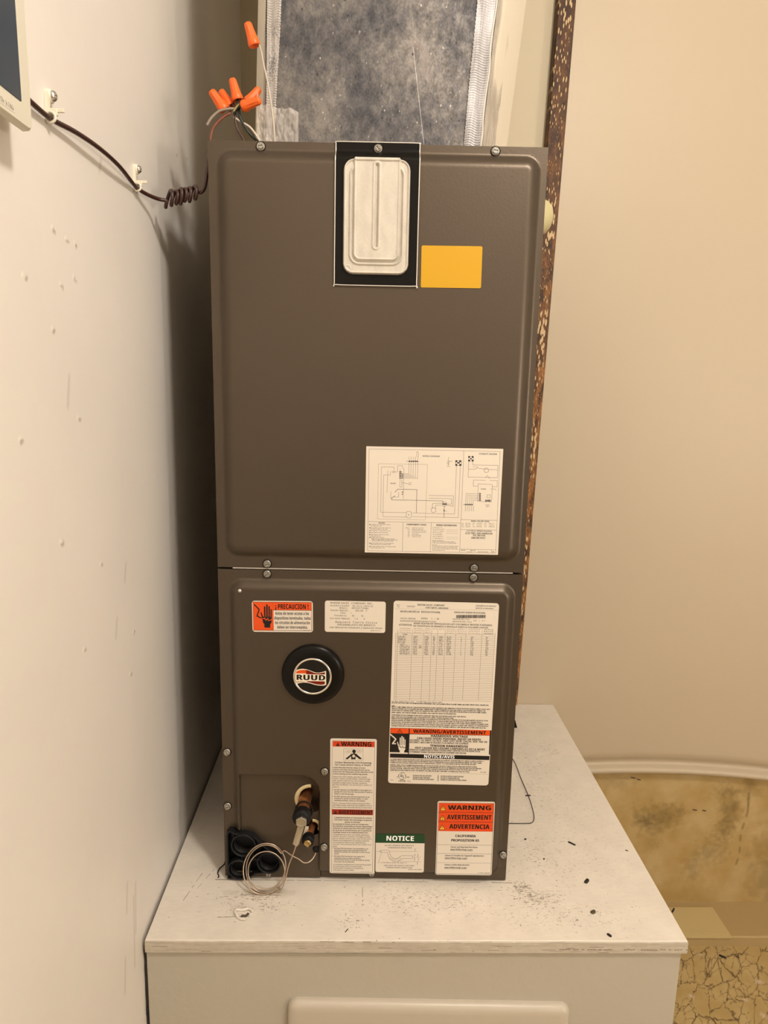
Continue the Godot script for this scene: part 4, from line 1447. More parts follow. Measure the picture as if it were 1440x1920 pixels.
func hand(k: Ink, x: float, y: float, s: float, c: Color, back: Color) -> void:
	# a raised hand struck by a jagged line; s = size of one unit
	var p := func(a: Array) -> Array:
		var out := []
		for i in range(0, a.size(), 2):
			out.append(x + a[i] * s)
			out.append(y + a[i + 1] * s)
		return out
	for f in [[0.0, 18.0, 3.4, 44.0], [6.6, 6.0, 4.6, 44.0], [13.4, 0.0, 4.8, 44.0], [20.2, 5.0, 4.6, 44.0], [26.6, 14.0, 3.8, 44.0]]:
		if f[0] == 0.0:
			k.poly(p.call([-4.0, 25.0, -1.5, 23.5, 6.5, 44.0, 6.5, 50.0, 2.0, 50.0]), c)
			continue
		k.poly(p.call([f[0], f[1] + 2.2, f[0] + 1.0, f[1], f[0] + f[2] - 1.0, f[1], f[0] + f[2], f[1] + 2.2, f[0] + f[2], f[3], f[0], f[3]]), c)
	k.poly(p.call([5.0, 38.0, 30.4, 38.0, 29.5, 56.0, 25.5, 62.0, 25.5, 72.0, 7.5, 72.0, 7.5, 62.0, 2.5, 54.0]), c)
	k.path(p.call([-2.0, 44.0, 8.0, 41.0, 12.0, 49.0, 19.0, 43.0, 22.0, 50.0, 31.0, 46.0]), 2.0 * s, back)


func label_precaution(low: Node3D) -> void:
	var k := Ink.new(PackedVector2Array([Vector2(473, 1126), Vector2(587, 1126), Vector2(587, 1184.5), Vector2(474, 1184.5)]), 800, 420, PAPER)
	k.grid(420, 1100, 4.5)
	k.rect(246, 125, 742, 368, SAFETY_ORANGE)
	k.rect(419, 194, 738, 366, PAPER)
	k.rect(417, 125, 420, 368, PRINT)
	k.rect(417, 193, 742, 196, PRINT)
	for r in [[246, 125, 742, 128], [246, 366, 742, 369], [246, 125, 249, 369], [739, 125, 742, 369]]:
		k.rect(r[0], r[1], r[2], r[3], PRINT)
	# conductor and hand
	k.path([260, 150, 300, 190, 282, 246, 316, 262], 9.0, PRINT)
	hand(k, 322, 146, 2.75, PRINT, SAFETY_ORANGE)
	k.text("¡ PRECAUCION !", 434, 716, 143, 183, "b", false, 2)
	k.text("Antes de tener acceso a los", 434, 720, 208, 234, "b")
	k.text("dispositivos terminales, todos", 424, 734, 248, 274, "b")
	k.text("los circuitos de alimentación", 430, 728, 288, 312, "b")
	k.text("deben ser interrumpidos.", 450, 708, 326, 350, "b")
	k.small(668, 730, 359, 364)
	label("precaution_label", "orange and white caution label in Spanish with a hand symbol", k, [Vector2(-0.1716, 0.4578), Vector2(-0.0831, 0.4588), Vector2(-0.0831, 0.4115), Vector2(-0.1715, 0.4105)], low, 0.004)


func label_rating(low: Node3D) -> void:
	var k := Ink.new(PackedVector2Array([Vector2(609, 1125), Vector2(723, 1127.5), Vector2(723, 1185.5), Vector2(610, 1184)]), 800, 420, PAPER)
	k.grid(420, 1100, 4.5)
	k.text("RHEEM SALES   COMPANY, INC.", 896, 1256, 128, 142, "r")
	k.text("Acondicionador  de Aire Central", 896, 1258, 150, 163, "m")
	k.text("Modelo:   RH1P2417STANNJ", 974, 1222, 170, 183, "m")
	k.text("Tensión Nominal:     208/240  V", 896, 1206, 190, 203, "m")
	k.text("Fases:    1", 982, 1078, 210, 222, "m")
	k.text("Frecuencia:    60      Hz", 932, 1180, 233, 246, "m")
	k.text("Corriente Nominal:   1.6     A", 896, 1190, 258, 271, "m")
	k.text("Requiere Tierra Física", 940, 1294, 288, 303, "m")
	k.text("ENSAMBLADO EN MÉXICO", 958, 1280, 311, 326, "r")
	k.text("Leer Manual de Instalación y Operación Anexo", 893, 1338, 335, 348, "r")
	k.small(1240, 1324, 362, 371)
	label("rating_label", "small white rating label in Spanish", k, [Vector2(-0.0661, 0.4604), Vector2(0.0225, 0.4599), Vector2(0.0232, 0.4128), Vector2(-0.0653, 0.4124)], low, 0.0035)


func label_data(low: Node3D) -> void:
	var k := Ink.new(PackedVector2Array([Vector2(736, 1125), Vector2(932.5, 1131), Vector2(918, 1471), Vector2(729.6, 1467.5)]), 1100, 2000, PAPER)
	k.grid(720, 1110, 6.26)
	var c := Color(0.28, 0.22, 0.17)
	k.text("MFG.", 134, 178, 138, 148, "s")
	k.text("YR.", 138, 172, 158, 168, "s")
	k.text("04/2023", 254, 348, 152, 166, "s")
	k.text("RHEEM SALES  COMPANY", 376, 692, 136, 154, "s", false, 1)
	k.text("FORT SMITH, ARKANSAS", 470, 738, 170, 186, "s", false, 1)
	k.text("ASSEMBLED IN MEXICO", 1054, 1294, 152, 165, "sb")
	k.text("MONTÉ AU MEXIQUE", 1054, 1264, 179, 191, "sb")
	k.path([112, 184, 1316, 208], 1.6, c)
	k.text("MODEL/MODÈLE#   RH1P2417STANNJ", 176, 642, 212, 230, "s", false, 1)
	k.text("SERIAL/NO SERIE# W152314281", 804, 1172, 224, 240, "s", false, 1)
	# bar code
	var x := 832.0
	while x < 1166.0:
		var wd := 3.0 + 7.0 * k.r.randf()
		k.rect(x, 258, x + wd, 294, PRINT)
		x += wd + 3.0 + 4.0 * k.r.randf()
	k.text("VOLTS: 208/240", 178, 356, 288, 303, "s")
	k.text("PH/HZ:      1    /   60", 420, 632, 290, 306, "s")
	k.text("MOTOR HP / FLA", 788, 986, 300, 313, "s")
	k.text("1/5     /   1.7", 1030, 1168, 316, 330, "s")
	k.text("REFRIGERANT/REFRIGERANT R-410A", 176, 598, 320, 334, "s")
	k.text("MOTEUR PSC / CLA", 788, 1014, 326, 340, "s")
	k.text("ATTENTION:", 162, 320, 358, 376, "s", false, 1)
	k.text("MARK HEATER KIT INSTALLED IN LEFT COLUMN/LA TROUSSE D'APPAREIL", 334, 1254, 354, 370, "s", false, 1)
	k.text("DE CHAUFFAGE DE MARQUE A INSTALLÉ DANS LA COLONNE GAUCHE", 330, 1206, 382, 398, "s", false, 1)
	# table of heater kits
	var vx := [[128, 118], [152, 140], [322, 304], [456, 436], [548, 530], [620, 598], [706, 686], [830, 806], [950, 920], [1138, 1106], [1290, 1254]]
	for v in vx:
		k.path([v[0], 420 if v[0] > 130 and v[0] < 1280 else 462, v[1] + (v[0] - v[1]) * 0.02, 1236], 2.4, c)
	for i in range(38):
		var f := i / 37.0
		var yl := 462 + 770.0 * f
		k.path([lerpf(128, 118, f), yl, lerpf(1288, 1254, f), yl + 18.0], 2.4, c)
	for v in range(1, 10):
		var xa: float = vx[v][0]
		var xb: float = vx[v + 1][0]
		for i in range(3 if v not in [4, 5] else 1):
			k.small(xa + (xb - xa) * 0.12, xa + (xb - xa) * 0.88, 400 + i * 22 + (xa - 150) * 0.02, 410 + i * 22 + (xa - 150) * 0.02, c)
	k.small(212, 266, 466, 480, PRINT)
	for i in range(12):
		var yy := 490 + i * 18.3
		var sh := i * 0.4
		for s in [[182 - 25 * int(i < 5), 298 - 52 * int(i < 6)], [336, 384], [468, 516], [566, 592], [634, 682], [726, 780], [892, 902], [1006, 1040], [1182, 1212]]:
			k.small(s[0] - sh, s[1] - sh, yy + (s[0] - 150) * 0.015, yy + 12 + (s[0] - 150) * 0.015, PRINT)
		if i in [6, 7]:
			k.small(400, 435, yy, yy + 12, PRINT)
	# small print below
	k.grid(720, 1300, 6.26)
	k.small(94, 356, 56, 72, PRINT)
	k.small(386, 686, 62, 78, PRINT)
	for s in [[92, 1230, 82], [92, 136, 104], [92, 1250, 130], [92, 1196, 150], [92, 1210, 170], [92, 850, 190], [92, 966, 222], [92, 818, 242], [90, 1230, 266], [90, 1166, 286], [90, 1232, 308], [90, 1230, 330], [90, 1206, 352]]:
		k.small(s[0], s[2 - 1], s[2] + 2, s[2] + 17, PRINT)
		k.small(s[0] + 4, s[1] - 6, s[2] + 3, s[2] + 17, PRINT)
	# warning block
	k.rect(80, 376, 1254, 694, PRINT)
	k.poly([84, 380, 1250, 402, 1248, 462, 84, 440], SAFETY_ORANGE)
	k.poly([302, 452, 1246, 466, 1240, 694, 300, 680], PAPER)
	k.rect(296, 380, 301, 690, PRINT)
	k.path([190, 392, 218, 432, 162, 432, 190, 392], 5.0, PRINT)
	k.path([190, 404, 190, 424], 5.0, PRINT)
	k.text("WARNING/AVERTISSEMENT", 348, 1202, 402, 443, "b", false, 2)
	k.text("HAZARDOUS VOLTAGE", 552, 992, 463, 488, "b", false, 2)
	k.text("CAN CAUSE SEVERE PERSONAL INJURY OR DEATH.", 392, 1150, 494, 518, "b", false, 1)
	k.text("DISCONNECT  THE  REMOTE  ELECTRICAL  POWER  SUPPLY  BEFORE  SERVICING.  MORE  THAN  ONE", 308, 1220, 522, 542, "r", false, 1)
	k.text("DISCONNECT SWITCH MAY BE REQUIRED TO DE-ENERGIZE THIS EQUIPMENT.", 306, 1004, 546, 566, "r", false, 1)
	k.text("TENSION DANGEREUSE", 546, 994, 580, 606, "b", false, 2)
	k.text("PEUT CAUSER DES LÉSIONS CORPORELLES OU LA MORT", 370, 1192, 612, 636, "b", false, 1)
	k.text("DÉBRANCHEZ L'ALIMENTATION ÉLECTRIQUE À DISTANCE AVANT L'ENTRETIEN. PLUS D'UN DISJONCTEUR EN", 304, 1136, 638, 656, "r", false, 1)
	k.text("SECTIONNEMENT POURRAIT ÊTRE REQUIS POUR METTRE L'ÉQUIPEMENT HORS FONCTION.", 304, 976, 662, 680, "r", false, 1)
	# hand on black
	k.path([84, 456, 146, 512, 108, 566, 142, 580], 13.0, PAPER)
	hand(k, 172, 474, 2.9, PAPER, PRINT)
	k.rect(80, 686, 1246, 760, PRINT)
	k.text("NOTICE/AVIS", 474, 840, 704, 740, "b", true, 1)
	for s in [[84, 1182, 756], [84, 1160, 776], [84, 1094, 796], [84, 1106, 824], [84, 1156, 844], [84, 1112, 864], [84, 1018, 886]]:
		k.small(s[0], s[1], s[2] + 2, s[2] + 17, PRINT)
		k.small(s[0] + 4, s[1] - 6, s[2] + 3, s[2] + 17, PRINT)
	k.small(1146, 1220, 902, 912, PRINT)
	k.rect(72, 908, 1232, 914, PRINT)
	# listing mark
	k.ring(226, 962, 42, 6.0, PRINT)
	k.text("U", 204, 226, 940, 974, "b", false, 1)
	k.text("L", 230, 248, 952, 984, "b", false, 1)
	k.text("C", 160, 176, 966, 982, "b")
	k.text("US", 276, 310, 966, 982, "b")
	k.text("LISTED", 182, 268, 1012, 1030, "b")
	k.text("79U3", 282, 328, 1020, 1030, "r")
	k.small(86, 128, 1006, 1014, PRINT)
	for i in range(3):
		k.text(["SECTION OF FAN COIL UNIT WITH", "SECTION OF HEAT PUMP WITH", "ELECTRIC HEATING ACCESSORY READY"][i], 350, [570, 552, 600][i], 948 + i * 22, 964 + i * 22, "b")
		k.text(["SECTION DE VENTILO-CONVECTEUR AVEC", "SECTION DE THERMOPOMPE AVEC", "APPAREIL DE CHAUFFAGE ÉLECTRIQUE CENTRAL"][i], 676, [948, 902, 984][i], 954 + i * 22, 970 + i * 22, "b")
	k.rect(646, 946, 650, 1020, PRINT)
	label("data_label", "tall white data label with table, warning and notice panels", k, [Vector2(0.0325, 0.4625), Vector2(0.1853, 0.4605), Vector2(0.1879, 0.1709), Vector2(0.0338, 0.1712)], low, 0.0045)


func label_carbon(low: Node3D) -> void:
	var k := Ink.new(PackedVector2Array([Vector2(619, 1383), Vector2(706, 1384.5), Vector2(703, 1636), Vector2(619, 1635)]), 620, 1900, PAPER)
	k.grid(600, 1370, 6.62)
	var red := Color(0.80, 0.25, 0.08)
	var red2 := Color(0.62, 0.15, 0.07)
	k.path([152, 112, 676, 116, 656, 1748, 150, 1746, 152, 112], 2.5, PRINT)
	k.rect(156, 116, 672, 190, red)
	k.poly([195, 178, 220, 132, 245, 178], PRINT)
	k.path([220, 148, 220, 166], 4.0, red)
	k.text("WARNING", 258, 638, 126, 180, "b", false, 3)
	# figure with arms spread under fumes
	k.path([294, 205, 534, 207, 532, 348, 292, 346, 294, 205], 2.0, PRINT)
	var pale := Color(0.62, 0.56, 0.47)
	for i in range(6):
		k.ring(325 + i * 13, 242 + 10 * sin(i * 2.0), 15, 2.0, pale)
		k.ring(452 + i * 11, 240 + 10 * cos(i * 2.0), 15, 2.0, pale)
	k.disc(420, 240, 22, PRINT)
	k.rect(412, 255, 430, 272, PRINT)
	k.poly([392, 268, 446, 268, 520, 330, 492, 336, 440, 298, 440, 336, 384, 336, 386, 298, 340, 336, 312, 330], PRINT)
	k.disc(416, 297, 18, Color(0.85, 0.8, 0.74))
	k.text("Carbon Monoxide (CO) Poisoning", 182, 636, 366, 386, "b")
	k.text("Can Cause Severe Injury or Death.", 178, 634, 395, 414, "b")
	k.lines(["Carbon Monoxide from the exhaust of motor", "vehicles and other fuel burning devices can be", "drawn into the living space by the operation of the", "central heating and air conditioning system."], 160, 662, 430, 25.3, 16, "b")
	k.lines(["Exhaust from motor vehicles, generators, garden", "tractors, mowers, portable heaters, charcoal and gas", "grills, gasoline powered tools, and outdoor camping", "equipment contains carbon monoxide, a poisonous", "gas that can kill you. You cannot see it, smell it, or", "taste it."], 160, 645, 540, 24.6, 16, "r")
	k.disc(164, 706, 4, PRINT)
	k.lines(["Do NOT operate an automobile or any engine in a", "garage for more than the few seconds it takes to", "enter or exit the garage."], 178, 652, 702, 24, 15, "b")
	k.disc(164, 790, 4, PRINT)
	k.lines(["Do NOT operate any fuel burning device in an", "enclosed or partly enclosed space, or near", "building windows, doors or air intakes."], 178, 616, 785, 24, 15, "b")
	k.lines(["The U.S. Consumer Product Safety Commission (CPSC)", "and Health Canada recommend the installation of UL or", "CSA certified Carbon Monoxide Alarm(s) in every home."], 160, 650, 866, 25, 16, "r")
	k.rect(152, 946, 660, 1020, red2)
	k.poly([168, 1006, 192, 960, 218, 1006], PRINT)
	k.path([192, 976, 192, 994], 4.0, red2)
	k.text("AVERTISSEMENT", 232, 652, 960, 1010, "b", false, 2)
	k.lines(["L'empoisonnement au monoxyde de carbone", "(CO) peut causer des dommages corporels"], 178, 648, 1044, 27, 17, "b")
	k.text("graves ou mortels.", 310, 502, 1098, 1115, "b")
	k.lines(["Du monoxyde de carbone venant de l'échappement", "des véhicules automobiles et d'autres appareillages", "carburant au mazout peut être attiré dans l'espace", "de vie lié par le fonctionnement par le système de", "chauffage central et de conditionnement d'air."], 162, 652, 1126, 25.6, 16, "b")
	k.lines(["L'échappement des moteurs automobiles, générateurs,", "tracteurs de jardin, tondeuses, chauffages portatifs,", "grils au charbon de bois ou gaz, outils fonctionnant à", "l'essence et les équipements de camping contiennent", "du monoxyde de carbone un gaz toxique qui peut", "vous tuer. Vous ne pouvez pas le voir, le sentir ou le", "goûter."], 162, 642, 1258, 24.4, 15, "r")
	k.disc(166, 1436, 4, PRINT)
	k.lines(["NE faites PAS fonctionner une automobile ou un", "quelconque moteur dans un garage pendant les", "quelques secondes de il faut pour y entrer ou en", "sortir."], 180, 622, 1434, 22, 14, "b")
	k.disc(166, 1536, 4, PRINT)
	k.lines(["NE faites PAS fonctionner tout appareil à", "combustion dans un espace confiné ou", "partiellement fermé, ou près de fenêtres, portes", "ou prises d'air de bâtiment."], 180, 622, 1533, 23, 14, "b")
	k.lines(["La commission américaine pour la sécurité des produits", "de consommation (CPSC) et la santé Canada", "recommandent l'installation d'une alarme de", "monoxyde de carbone certifiée."], 166, 640, 1636, 24, 15, "r")
	k.small(516, 640, 1732, 1740)
	label("carbon_monoxide_label", "tall narrow warning label with red headings and a figure", k, [Vector2(-0.0572, 0.2437), Vector2(0.0132, 0.2438), Vector2(0.0146, 0.0153), Vector2(-0.0556, 0.0152)], low, 0.003, 0.0104)


func label_notice(low: Node3D) -> void:
	var k := Ink.new(PackedVector2Array([Vector2(704.6, 1562.5), Vector2(796, 1562.5), Vector2(795, 1634), Vector2(704, 1633)]), 620, 500, PAPER)
	k.grid(690, 1480, 5.333)
	var c := Color(0.25, 0.21, 0.18)
	k.rect(70, 430, 580, 528, Color(0.02, 0.24, 0.10))
	k.text("NOTICE", 176, 462, 458, 506, "b", true, 2)
	k.text("DO NOT OPERATE UNIT WITHOUT", 166, 460, 546, 558, "r")
	k.text("CONDENSATE DRAIN TRAP", 198, 438, 568, 580, "r")
	k.path([82, 612, 128, 610], 1.6, c)
	k.path([122, 600, 135, 600, 135, 620, 122, 620, 122, 600], 2.0, c)
	# trap: two rows of pipe wall
	k.path([140, 598, 196, 598, 212, 606, 220, 634, 232, 664, 262, 682, 292, 682, 318, 664, 338, 652, 446, 652], 2.2, c)
	k.path([140, 620, 188, 620, 200, 632, 206, 664, 226, 692, 262, 710, 300, 708, 326, 696, 346, 680, 446, 680, 446, 652], 2.2, c)
	for i in range(9):
		k.path([222 + i * 13, 668 + 10 * sin(i * 0.4), 214 + i * 14, 690 + 16 * sin(i * 0.4)], 1.2, c)
	k.path([214, 610, 498, 610], 1.6, c)
	k.path([300, 710, 526, 712], 1.6, c)
	k.path([450, 668, 526, 668], 1.6, c)
	for s in [[470, 580, 606], [500, 634, 664], [466, 674, 704], [496, 714, 740]]:
		k.path([s[0], s[1], s[0], s[2]], 3.0, PRINT)
	k.text("2\"", 458, 480, 640, 656, "r")
	k.text("2\"", 496, 514, 682, 698, "r")
	k.path([136, 626, 104, 722, 146, 722], 1.6, c)
	k.small(148, 386, 718, 728, c)
	k.text("UNIT MUST BE SLIGHTLY INCLINED", 158, 464, 746, 758, "r")
	k.text("TOWARD DRAIN CONNECTION", 180, 444, 766, 778, "r")
	k.small(404, 538, 786, 796, c)
	label("notice_label", "white notice label with a green heading and a trap drawing", k, [Vector2(0.0149, 0.0848), Vector2(0.0907, 0.0852), Vector2(0.0917, 0.0188), Vector2(0.0156, 0.0183)], low, 0.003, 0.0101)


func label_proposition(low: Node3D) -> void:
	var k := Ink.new(PackedVector2Array([Vector2(817.5, 1501), Vector2(925, 1501), Vector2(924, 1639), Vector2(819, 1638.5)]), 760, 1000, PAPER)
	k.grid(690, 1480, 5.333)
	var orange := Color(0.86, 0.28, 0.07)
	k.path([691, 126, 1244, 126, 1242, 838, 696, 836, 691, 126], 3.0, PRINT)
	k.rect(694, 129, 1241, 406, orange)
	for i in range(3):
		var y := 129.0 + 95.0 * i
		if i > 0:
			k.rect(692, y - 8, 1242, y - 4, PRINT)
		k.poly([704, y + 74, 736, y + 24, 768, y + 74], PRINT)
		k.poly([712, y + 70, 736, y + 32, 760, y + 70], Color(0.95, 0.76, 0.25))
		k.path([736, y + 44, 736, y + 56], 5.0, PRINT)
		k.path([736, y + 63, 736, y + 65], 5.0, PRINT)
	k.text("WARNING", 784, 1220, 150, 193, "b", false, 5)
	k.text("AVERTISSEMENT", 780, 1224, 242, 288, "b", false, 3)
	k.text("ADVERTENCIA", 806, 1206, 336, 380, "b", false, 4)
	k.text("CALIFORNIA", 868, 1074, 440, 464, "b", false, 2)
	k.text("PROPOSITION 65", 828, 1110, 484, 508, "b", false, 2)
	for y in [540, 628, 722]:
		k.rect(696, y, 1242, y + 4, PRINT)
	k.text("Cancer and Reproductive Harm-", 826, 1100, 556, 571, "b")
	k.text("www.P65Warnings.ca.gov", 826, 1050, 581, 596, "b")
	k.rect(826, 599, 1050, 602, PRINT)
	k.text("Cancer et Troubles de l'appareil reproducteur-", 774, 1168, 642, 657, "b")
	k.text("www.P65Warnings.ca.gov", 774, 998, 668, 683, "b")
	k.rect(774, 686, 998, 689, PRINT)
	k.text("Cáncer y Daño Reproductivo-", 774, 1026, 736, 751, "b")
	k.text("www.P65Warnings.ca.gov", 774, 998, 764, 779, "b")
	k.rect(774, 782, 998, 785, PRINT)
	k.small(1112, 1226, 818, 829, PRINT)
	label("proposition_label", "white label with three orange warning bands and caution triangles", k, [Vector2(0.1066, 0.1426), Vector2(0.1949, 0.1432), Vector2(0.2, 0.0163), Vector2(0.1121, 0.0158)], low, 0.003, 0.0106)


# ------------------------------------------------------------------ sheet metal duct above the unit
func build_duct() -> void:
	var t := thing("duct", "galvanized sheet metal duct rising from the top of the air handler", "duct")
	var y0 := 1.083
	var y1 := 1.97
	var ln := func(a: Vector3, b: Vector3, y: float) -> Vector3: return a.lerp(b, (y - a.y) / (b.y - a.y))
	var lf := func(y: float) -> Vector3: return ln.call(Vector3(-0.157, 1.098, -0.06), Vector3(-0.1542, 1.273, -0.06), y)
	var lb := func(y: float) -> Vector3: return ln.call(Vector3(-0.191, 1.141, -0.2), Vector3(-0.176, 1.339, -0.2), y)
	var rf := func(y: float) -> Vector3: return ln.call(Vector3(0.1403, 1.103, -0.06), Vector3(0.1529, 1.283, -0.06), y)
	var rb := func(y: float) -> Vector3: return ln.call(Vector3(0.2158, 1.173, -0.28), Vector3(0.2353, 1.391, -0.28), y)
	# galvanized face
	var gi := Image.create_empty(900, 1400, false, Image.FORMAT_RGBA8)
	var gr := Image.create_empty(900, 1400, false, Image.FORMAT_RGBA8)
	var n1 := noise(71, 0.004)
	var n2 := noise(72, 0.03)
	var n3 := noise(73, 0.12)
	for y in range(1400):
		for x in range(900):
			var a := 0.5 + 0.75 * n1.get_noise_2d(x, y) + 0.4 * n2.get_noise_2d(x, y) + 0.28 * n3.get_noise_2d(x, y)
			var c := lin(0.07, 0.07, 0.077).lerp(lin(0.235, 0.215, 0.195), clampf(a, 0.0, 1.0))
			gi.set_pixel(x, y, c)
			gr.set_pixel(x, y, Color.WHITE * clampf(0.64 + 0.16 * n2.get_noise_2d(x + 500, y) + 0.14 * n3.get_noise_2d(x, y + 300), 0.4, 0.9))
	rng.seed = 5
	for i in range(420):
		var p := Vector2(rng.randf_range(0, 900), rng.randf_range(0, 1400))
		var s := rng.randf_range(1.5, 4.5)
		stroke(gi, p.x, p.y, p.x + rng.randf_range(-1, 1), p.y + rng.randf_range(-1, 1), s, lin(0.5, 0.48, 0.44), rng.randf_range(0.25, 0.9))
	for i in range(200):
		var p := Vector2(rng.randf_range(0, 900), rng.randf_range(0, 1400))
		stroke(gi, p.x, p.y, p.x + rng.randf_range(-2, 2), p.y + rng.randf_range(-2, 2), rng.randf_range(2, 5), lin(0.04, 0.04, 0.045), 0.5)
	stroke(gi, 500, 1180, 545, 1385, 2.0, lin(0.6, 0.58, 0.55), 0.6)
	var gm := textured(gi, 1.0, 0.85)
	gm.roughness_texture = ImageTexture.create_from_image(gr)
	gm.roughness_texture_channel = BaseMaterial3D.TEXTURE_CHANNEL_RED
	gm.texture_repeat = false
	var m := Mesher.new()
	m.uvf = func(p: Vector3) -> Vector2: return Vector2((p.x + 0.18) / 0.40, (y1 - p.y) / (y1 - y0))
	m.quad(lf.call(y0), rf.call(y0), rf.call(y1), lf.call(y1))
	put("sheet_face", m.done(), gm, t)
	# sides, back and top of the duct: white-faced duct board
	var wm := mat(lin(0.76, 0.70, 0.58), 0.55)
	relief(wm, 0.03, 0.04, 8.0, 8)
	m = Mesher.new()
	var back := Vector3(0, 0, -0.28)
	m.quad(lb.call(y0), lf.call(y0), lf.call(y1), lb.call(y1))
	m.quad(lb.call(y0) + back, lb.call(y0), lb.call(y1), lb.call(y1) + back)
	m.quad(rf.call(y0), rb.call(y0), rb.call(y1), rf.call(y1))
	m.quad(rb.call(y0), rb.call(y0) + back * 0.7, rb.call(y1) + back * 0.7, rb.call(y1))
	m.quad(rb.call(y0) + back * 0.7, lb.call(y0) + back, lb.call(y1) + back, rb.call(y1) + back * 0.7)
	m.quad(lf.call(y1), rf.call(y1), rb.call(y1), lb.call(y1))
	put("duct_board", m.done(), wm, t)
	# foil tape over both corners, wrinkled across
	var tape_height := func(p: Vector2, seed_: float) -> float: return 0.0007 + 0.0005 * 1.8 * absf(sin(p.y * 1000.0 + 2.0 * sin(p.x * 240.0 + seed_))) * (0.6 + 0.4 * sin(p.y * 61.0 + seed_)) + 0.0006 * absf(sin(p.x * 160.0 + p.y * 9.0 + seed_))
	var foil_tones := [Color(0.5, 0.47, 0.44), Color(0.62, 0.58, 0.51), Color(0.40, 0.385, 0.385), Color(0.62, 0.57, 0.5)]
	var foil := mat(Color.WHITE, 0.5, 0.4)
	foil.vertex_color_use_as_albedo = true
	var foil3 := mat(Color.WHITE, 0.5, 0.2)
	foil3.vertex_color_use_as_albedo = true
	var foil2 := mat(lin(0.60, 0.56, 0.50), 0.5, 0.25)
	for side in [0, 1, 2, 3]:
		var vs := []
		var ny := 1000 if side != 1 else 300
		var nx := 16
		for j in range(ny + 1):
			var y := lerpf(1.088, 1.6, float(j) / ny)
			var a: Vector3
			var b: Vector3
			var nrm := Vector3(0, 0, 1)
			if side == 0:      # left, on the face
				a = lf.call(y)
				b = Vector3(lerpf(-0.1453, -0.1351, (y - 1.0987) / 0.175) + 0.0003 * sin(y * 1330.0) + 0.0003 * sin(y * 47.0), y, -0.06)
			elif side == 1:    # left, round the corner
				a = lf.call(y).lerp(lb.call(y), 0.30 + 0.02 * sin(y * 70.0))
				b = lf.call(y)
				nrm = Vector3(-0.97, 0, 0.2)
			elif side == 2:    # right, on the face
				a = Vector3(lerpf(0.1158, 0.1266, (y - 1.1025) / 0.18) + 0.0003 * sin(y * 1250.0) + 0.0003 * sin(y * 41.0), y, -0.06)
				b = rf.call(y)
			else:              # right, round the corner
				a = rf.call(y)
				b = rf.call(y).lerp(rb.call(y), 0.46 + 0.012 * sin(y * 90.0) + 0.01 * sin(y * 233.0))
				nrm = Vector3(0.95, 0, 0.32)
			var row := PackedVector3Array()
			for i in range(nx + 1):
				var f := float(i) / nx
				var h: float = tape_height.call(Vector2(f * 0.025, y), side * 1.7)
				row.append(a.lerp(b, f) + nrm * h)
			vs.append(row)
		m = Mesher.new()
		var tn := noise(90 + side, 1.0)
		for j in range(ny):
			for i in range(nx):
				# scuffs and worn streaks along the tape
				var py: float = vs[j][i].y
				var tone := 0.86 + 0.28 * tn.get_noise_2d(i * 0.42, py * 9.0) + 0.16 * tn.get_noise_2d(i * 0.9 + 40.0, py * 60.0)
				if side == 0:
					var scuff := exp(-pow((py - 1.192) / 0.02, 2.0) - pow((i - 8.0) / 6.0, 2.0)) + 0.5 * exp(-pow((py - 1.235) / 0.015, 2.0) - pow((i - 9.0) / 7.0, 2.0))
					tone *= 1.0 - 0.75 * clampf(scuff * (0.7 + 1.6 * tn.get_noise_2d(i * 1.1, py * 220.0)), 0.0, 1.0)
				m.tint = foil_tones[side] * clampf(tone, 0.1, 1.1)
				m.quad(vs[j][i], vs[j][i + 1], vs[j + 1][i + 1], vs[j + 1][i], 0)
		put("foil_tape", m.done(), foil3 if side in [1, 3] else foil, t)
	# folded seam of the tape on the right corner
	var pts := []
	for i in range(16):
		var y := lerpf(1.09, 1.5, i / 15.0)
		pts.append(rf.call(y) + Vector3(-0.001 + 0.0012 * sin(i * 2.1), 0, 0.0012))
	m = Mesher.new()
	m.tube(curve(pts, 4), 0.0013, 6)
	put("tape_fold", m.done(), foil2, t)

	# crumpled clear film tucked in at the duct's foot
	var fm := mat(Color(0.93, 0.9, 0.86, 0.30), 0.12)
	fm.transparency = BaseMaterial3D.TRANSPARENCY_ALPHA
	fm.roughness = 0.28
	fm.metallic_specular = 1.0
	fm.cull_mode = BaseMaterial3D.CULL_DISABLED
	var fn := noise(81, 18.0, FastNoiseLite.TYPE_SIMPLEX_SMOOTH, 3)
	var brim := [[-0.1680, 1.1590], [-0.1662, 1.1560], [-0.1645, 1.1470], [-0.1600, 1.1405], [-0.1540, 1.1425], [-0.1490, 1.1380], [-0.1440, 1.1390], [-0.1390, 1.1375], [-0.1350, 1.1400], [-0.1310, 1.1370], [-0.1263, 1.1392], [-0.1210, 1.1378], [-0.1150, 1.1352], [-0.1118, 1.1340]]
	var top := func(x: float) -> float:
		for i in range(brim.size() - 1):
			if x <= brim[i + 1][0]:
				return lerpf(brim[i][1], brim[i + 1][1], clampf((x - brim[i][0]) / (brim[i + 1][0] - brim[i][0]), 0.0, 1.0))
		return brim[brim.size() - 1][1]
	m = Mesher.new()
	var grid := []
	for j in range(37):
		var row := PackedVector3Array()
		for i in range(61):
			var x := lerpf(-0.168, -0.1118, i / 60.0)
			var yt: float = top.call(x)
			var y := lerpf(1.084, yt, j / 36.0)
			row.append(Vector3(x, y, -0.0495 + 0.008 * absf(fn.get_noise_2d(x * 2.6, y * 1.1)) + 0.0028 * fn.get_noise_2d(x * 6.0 + 7.0, y * 3.0) - 0.004 * j / 36.0))
		grid.append(row)
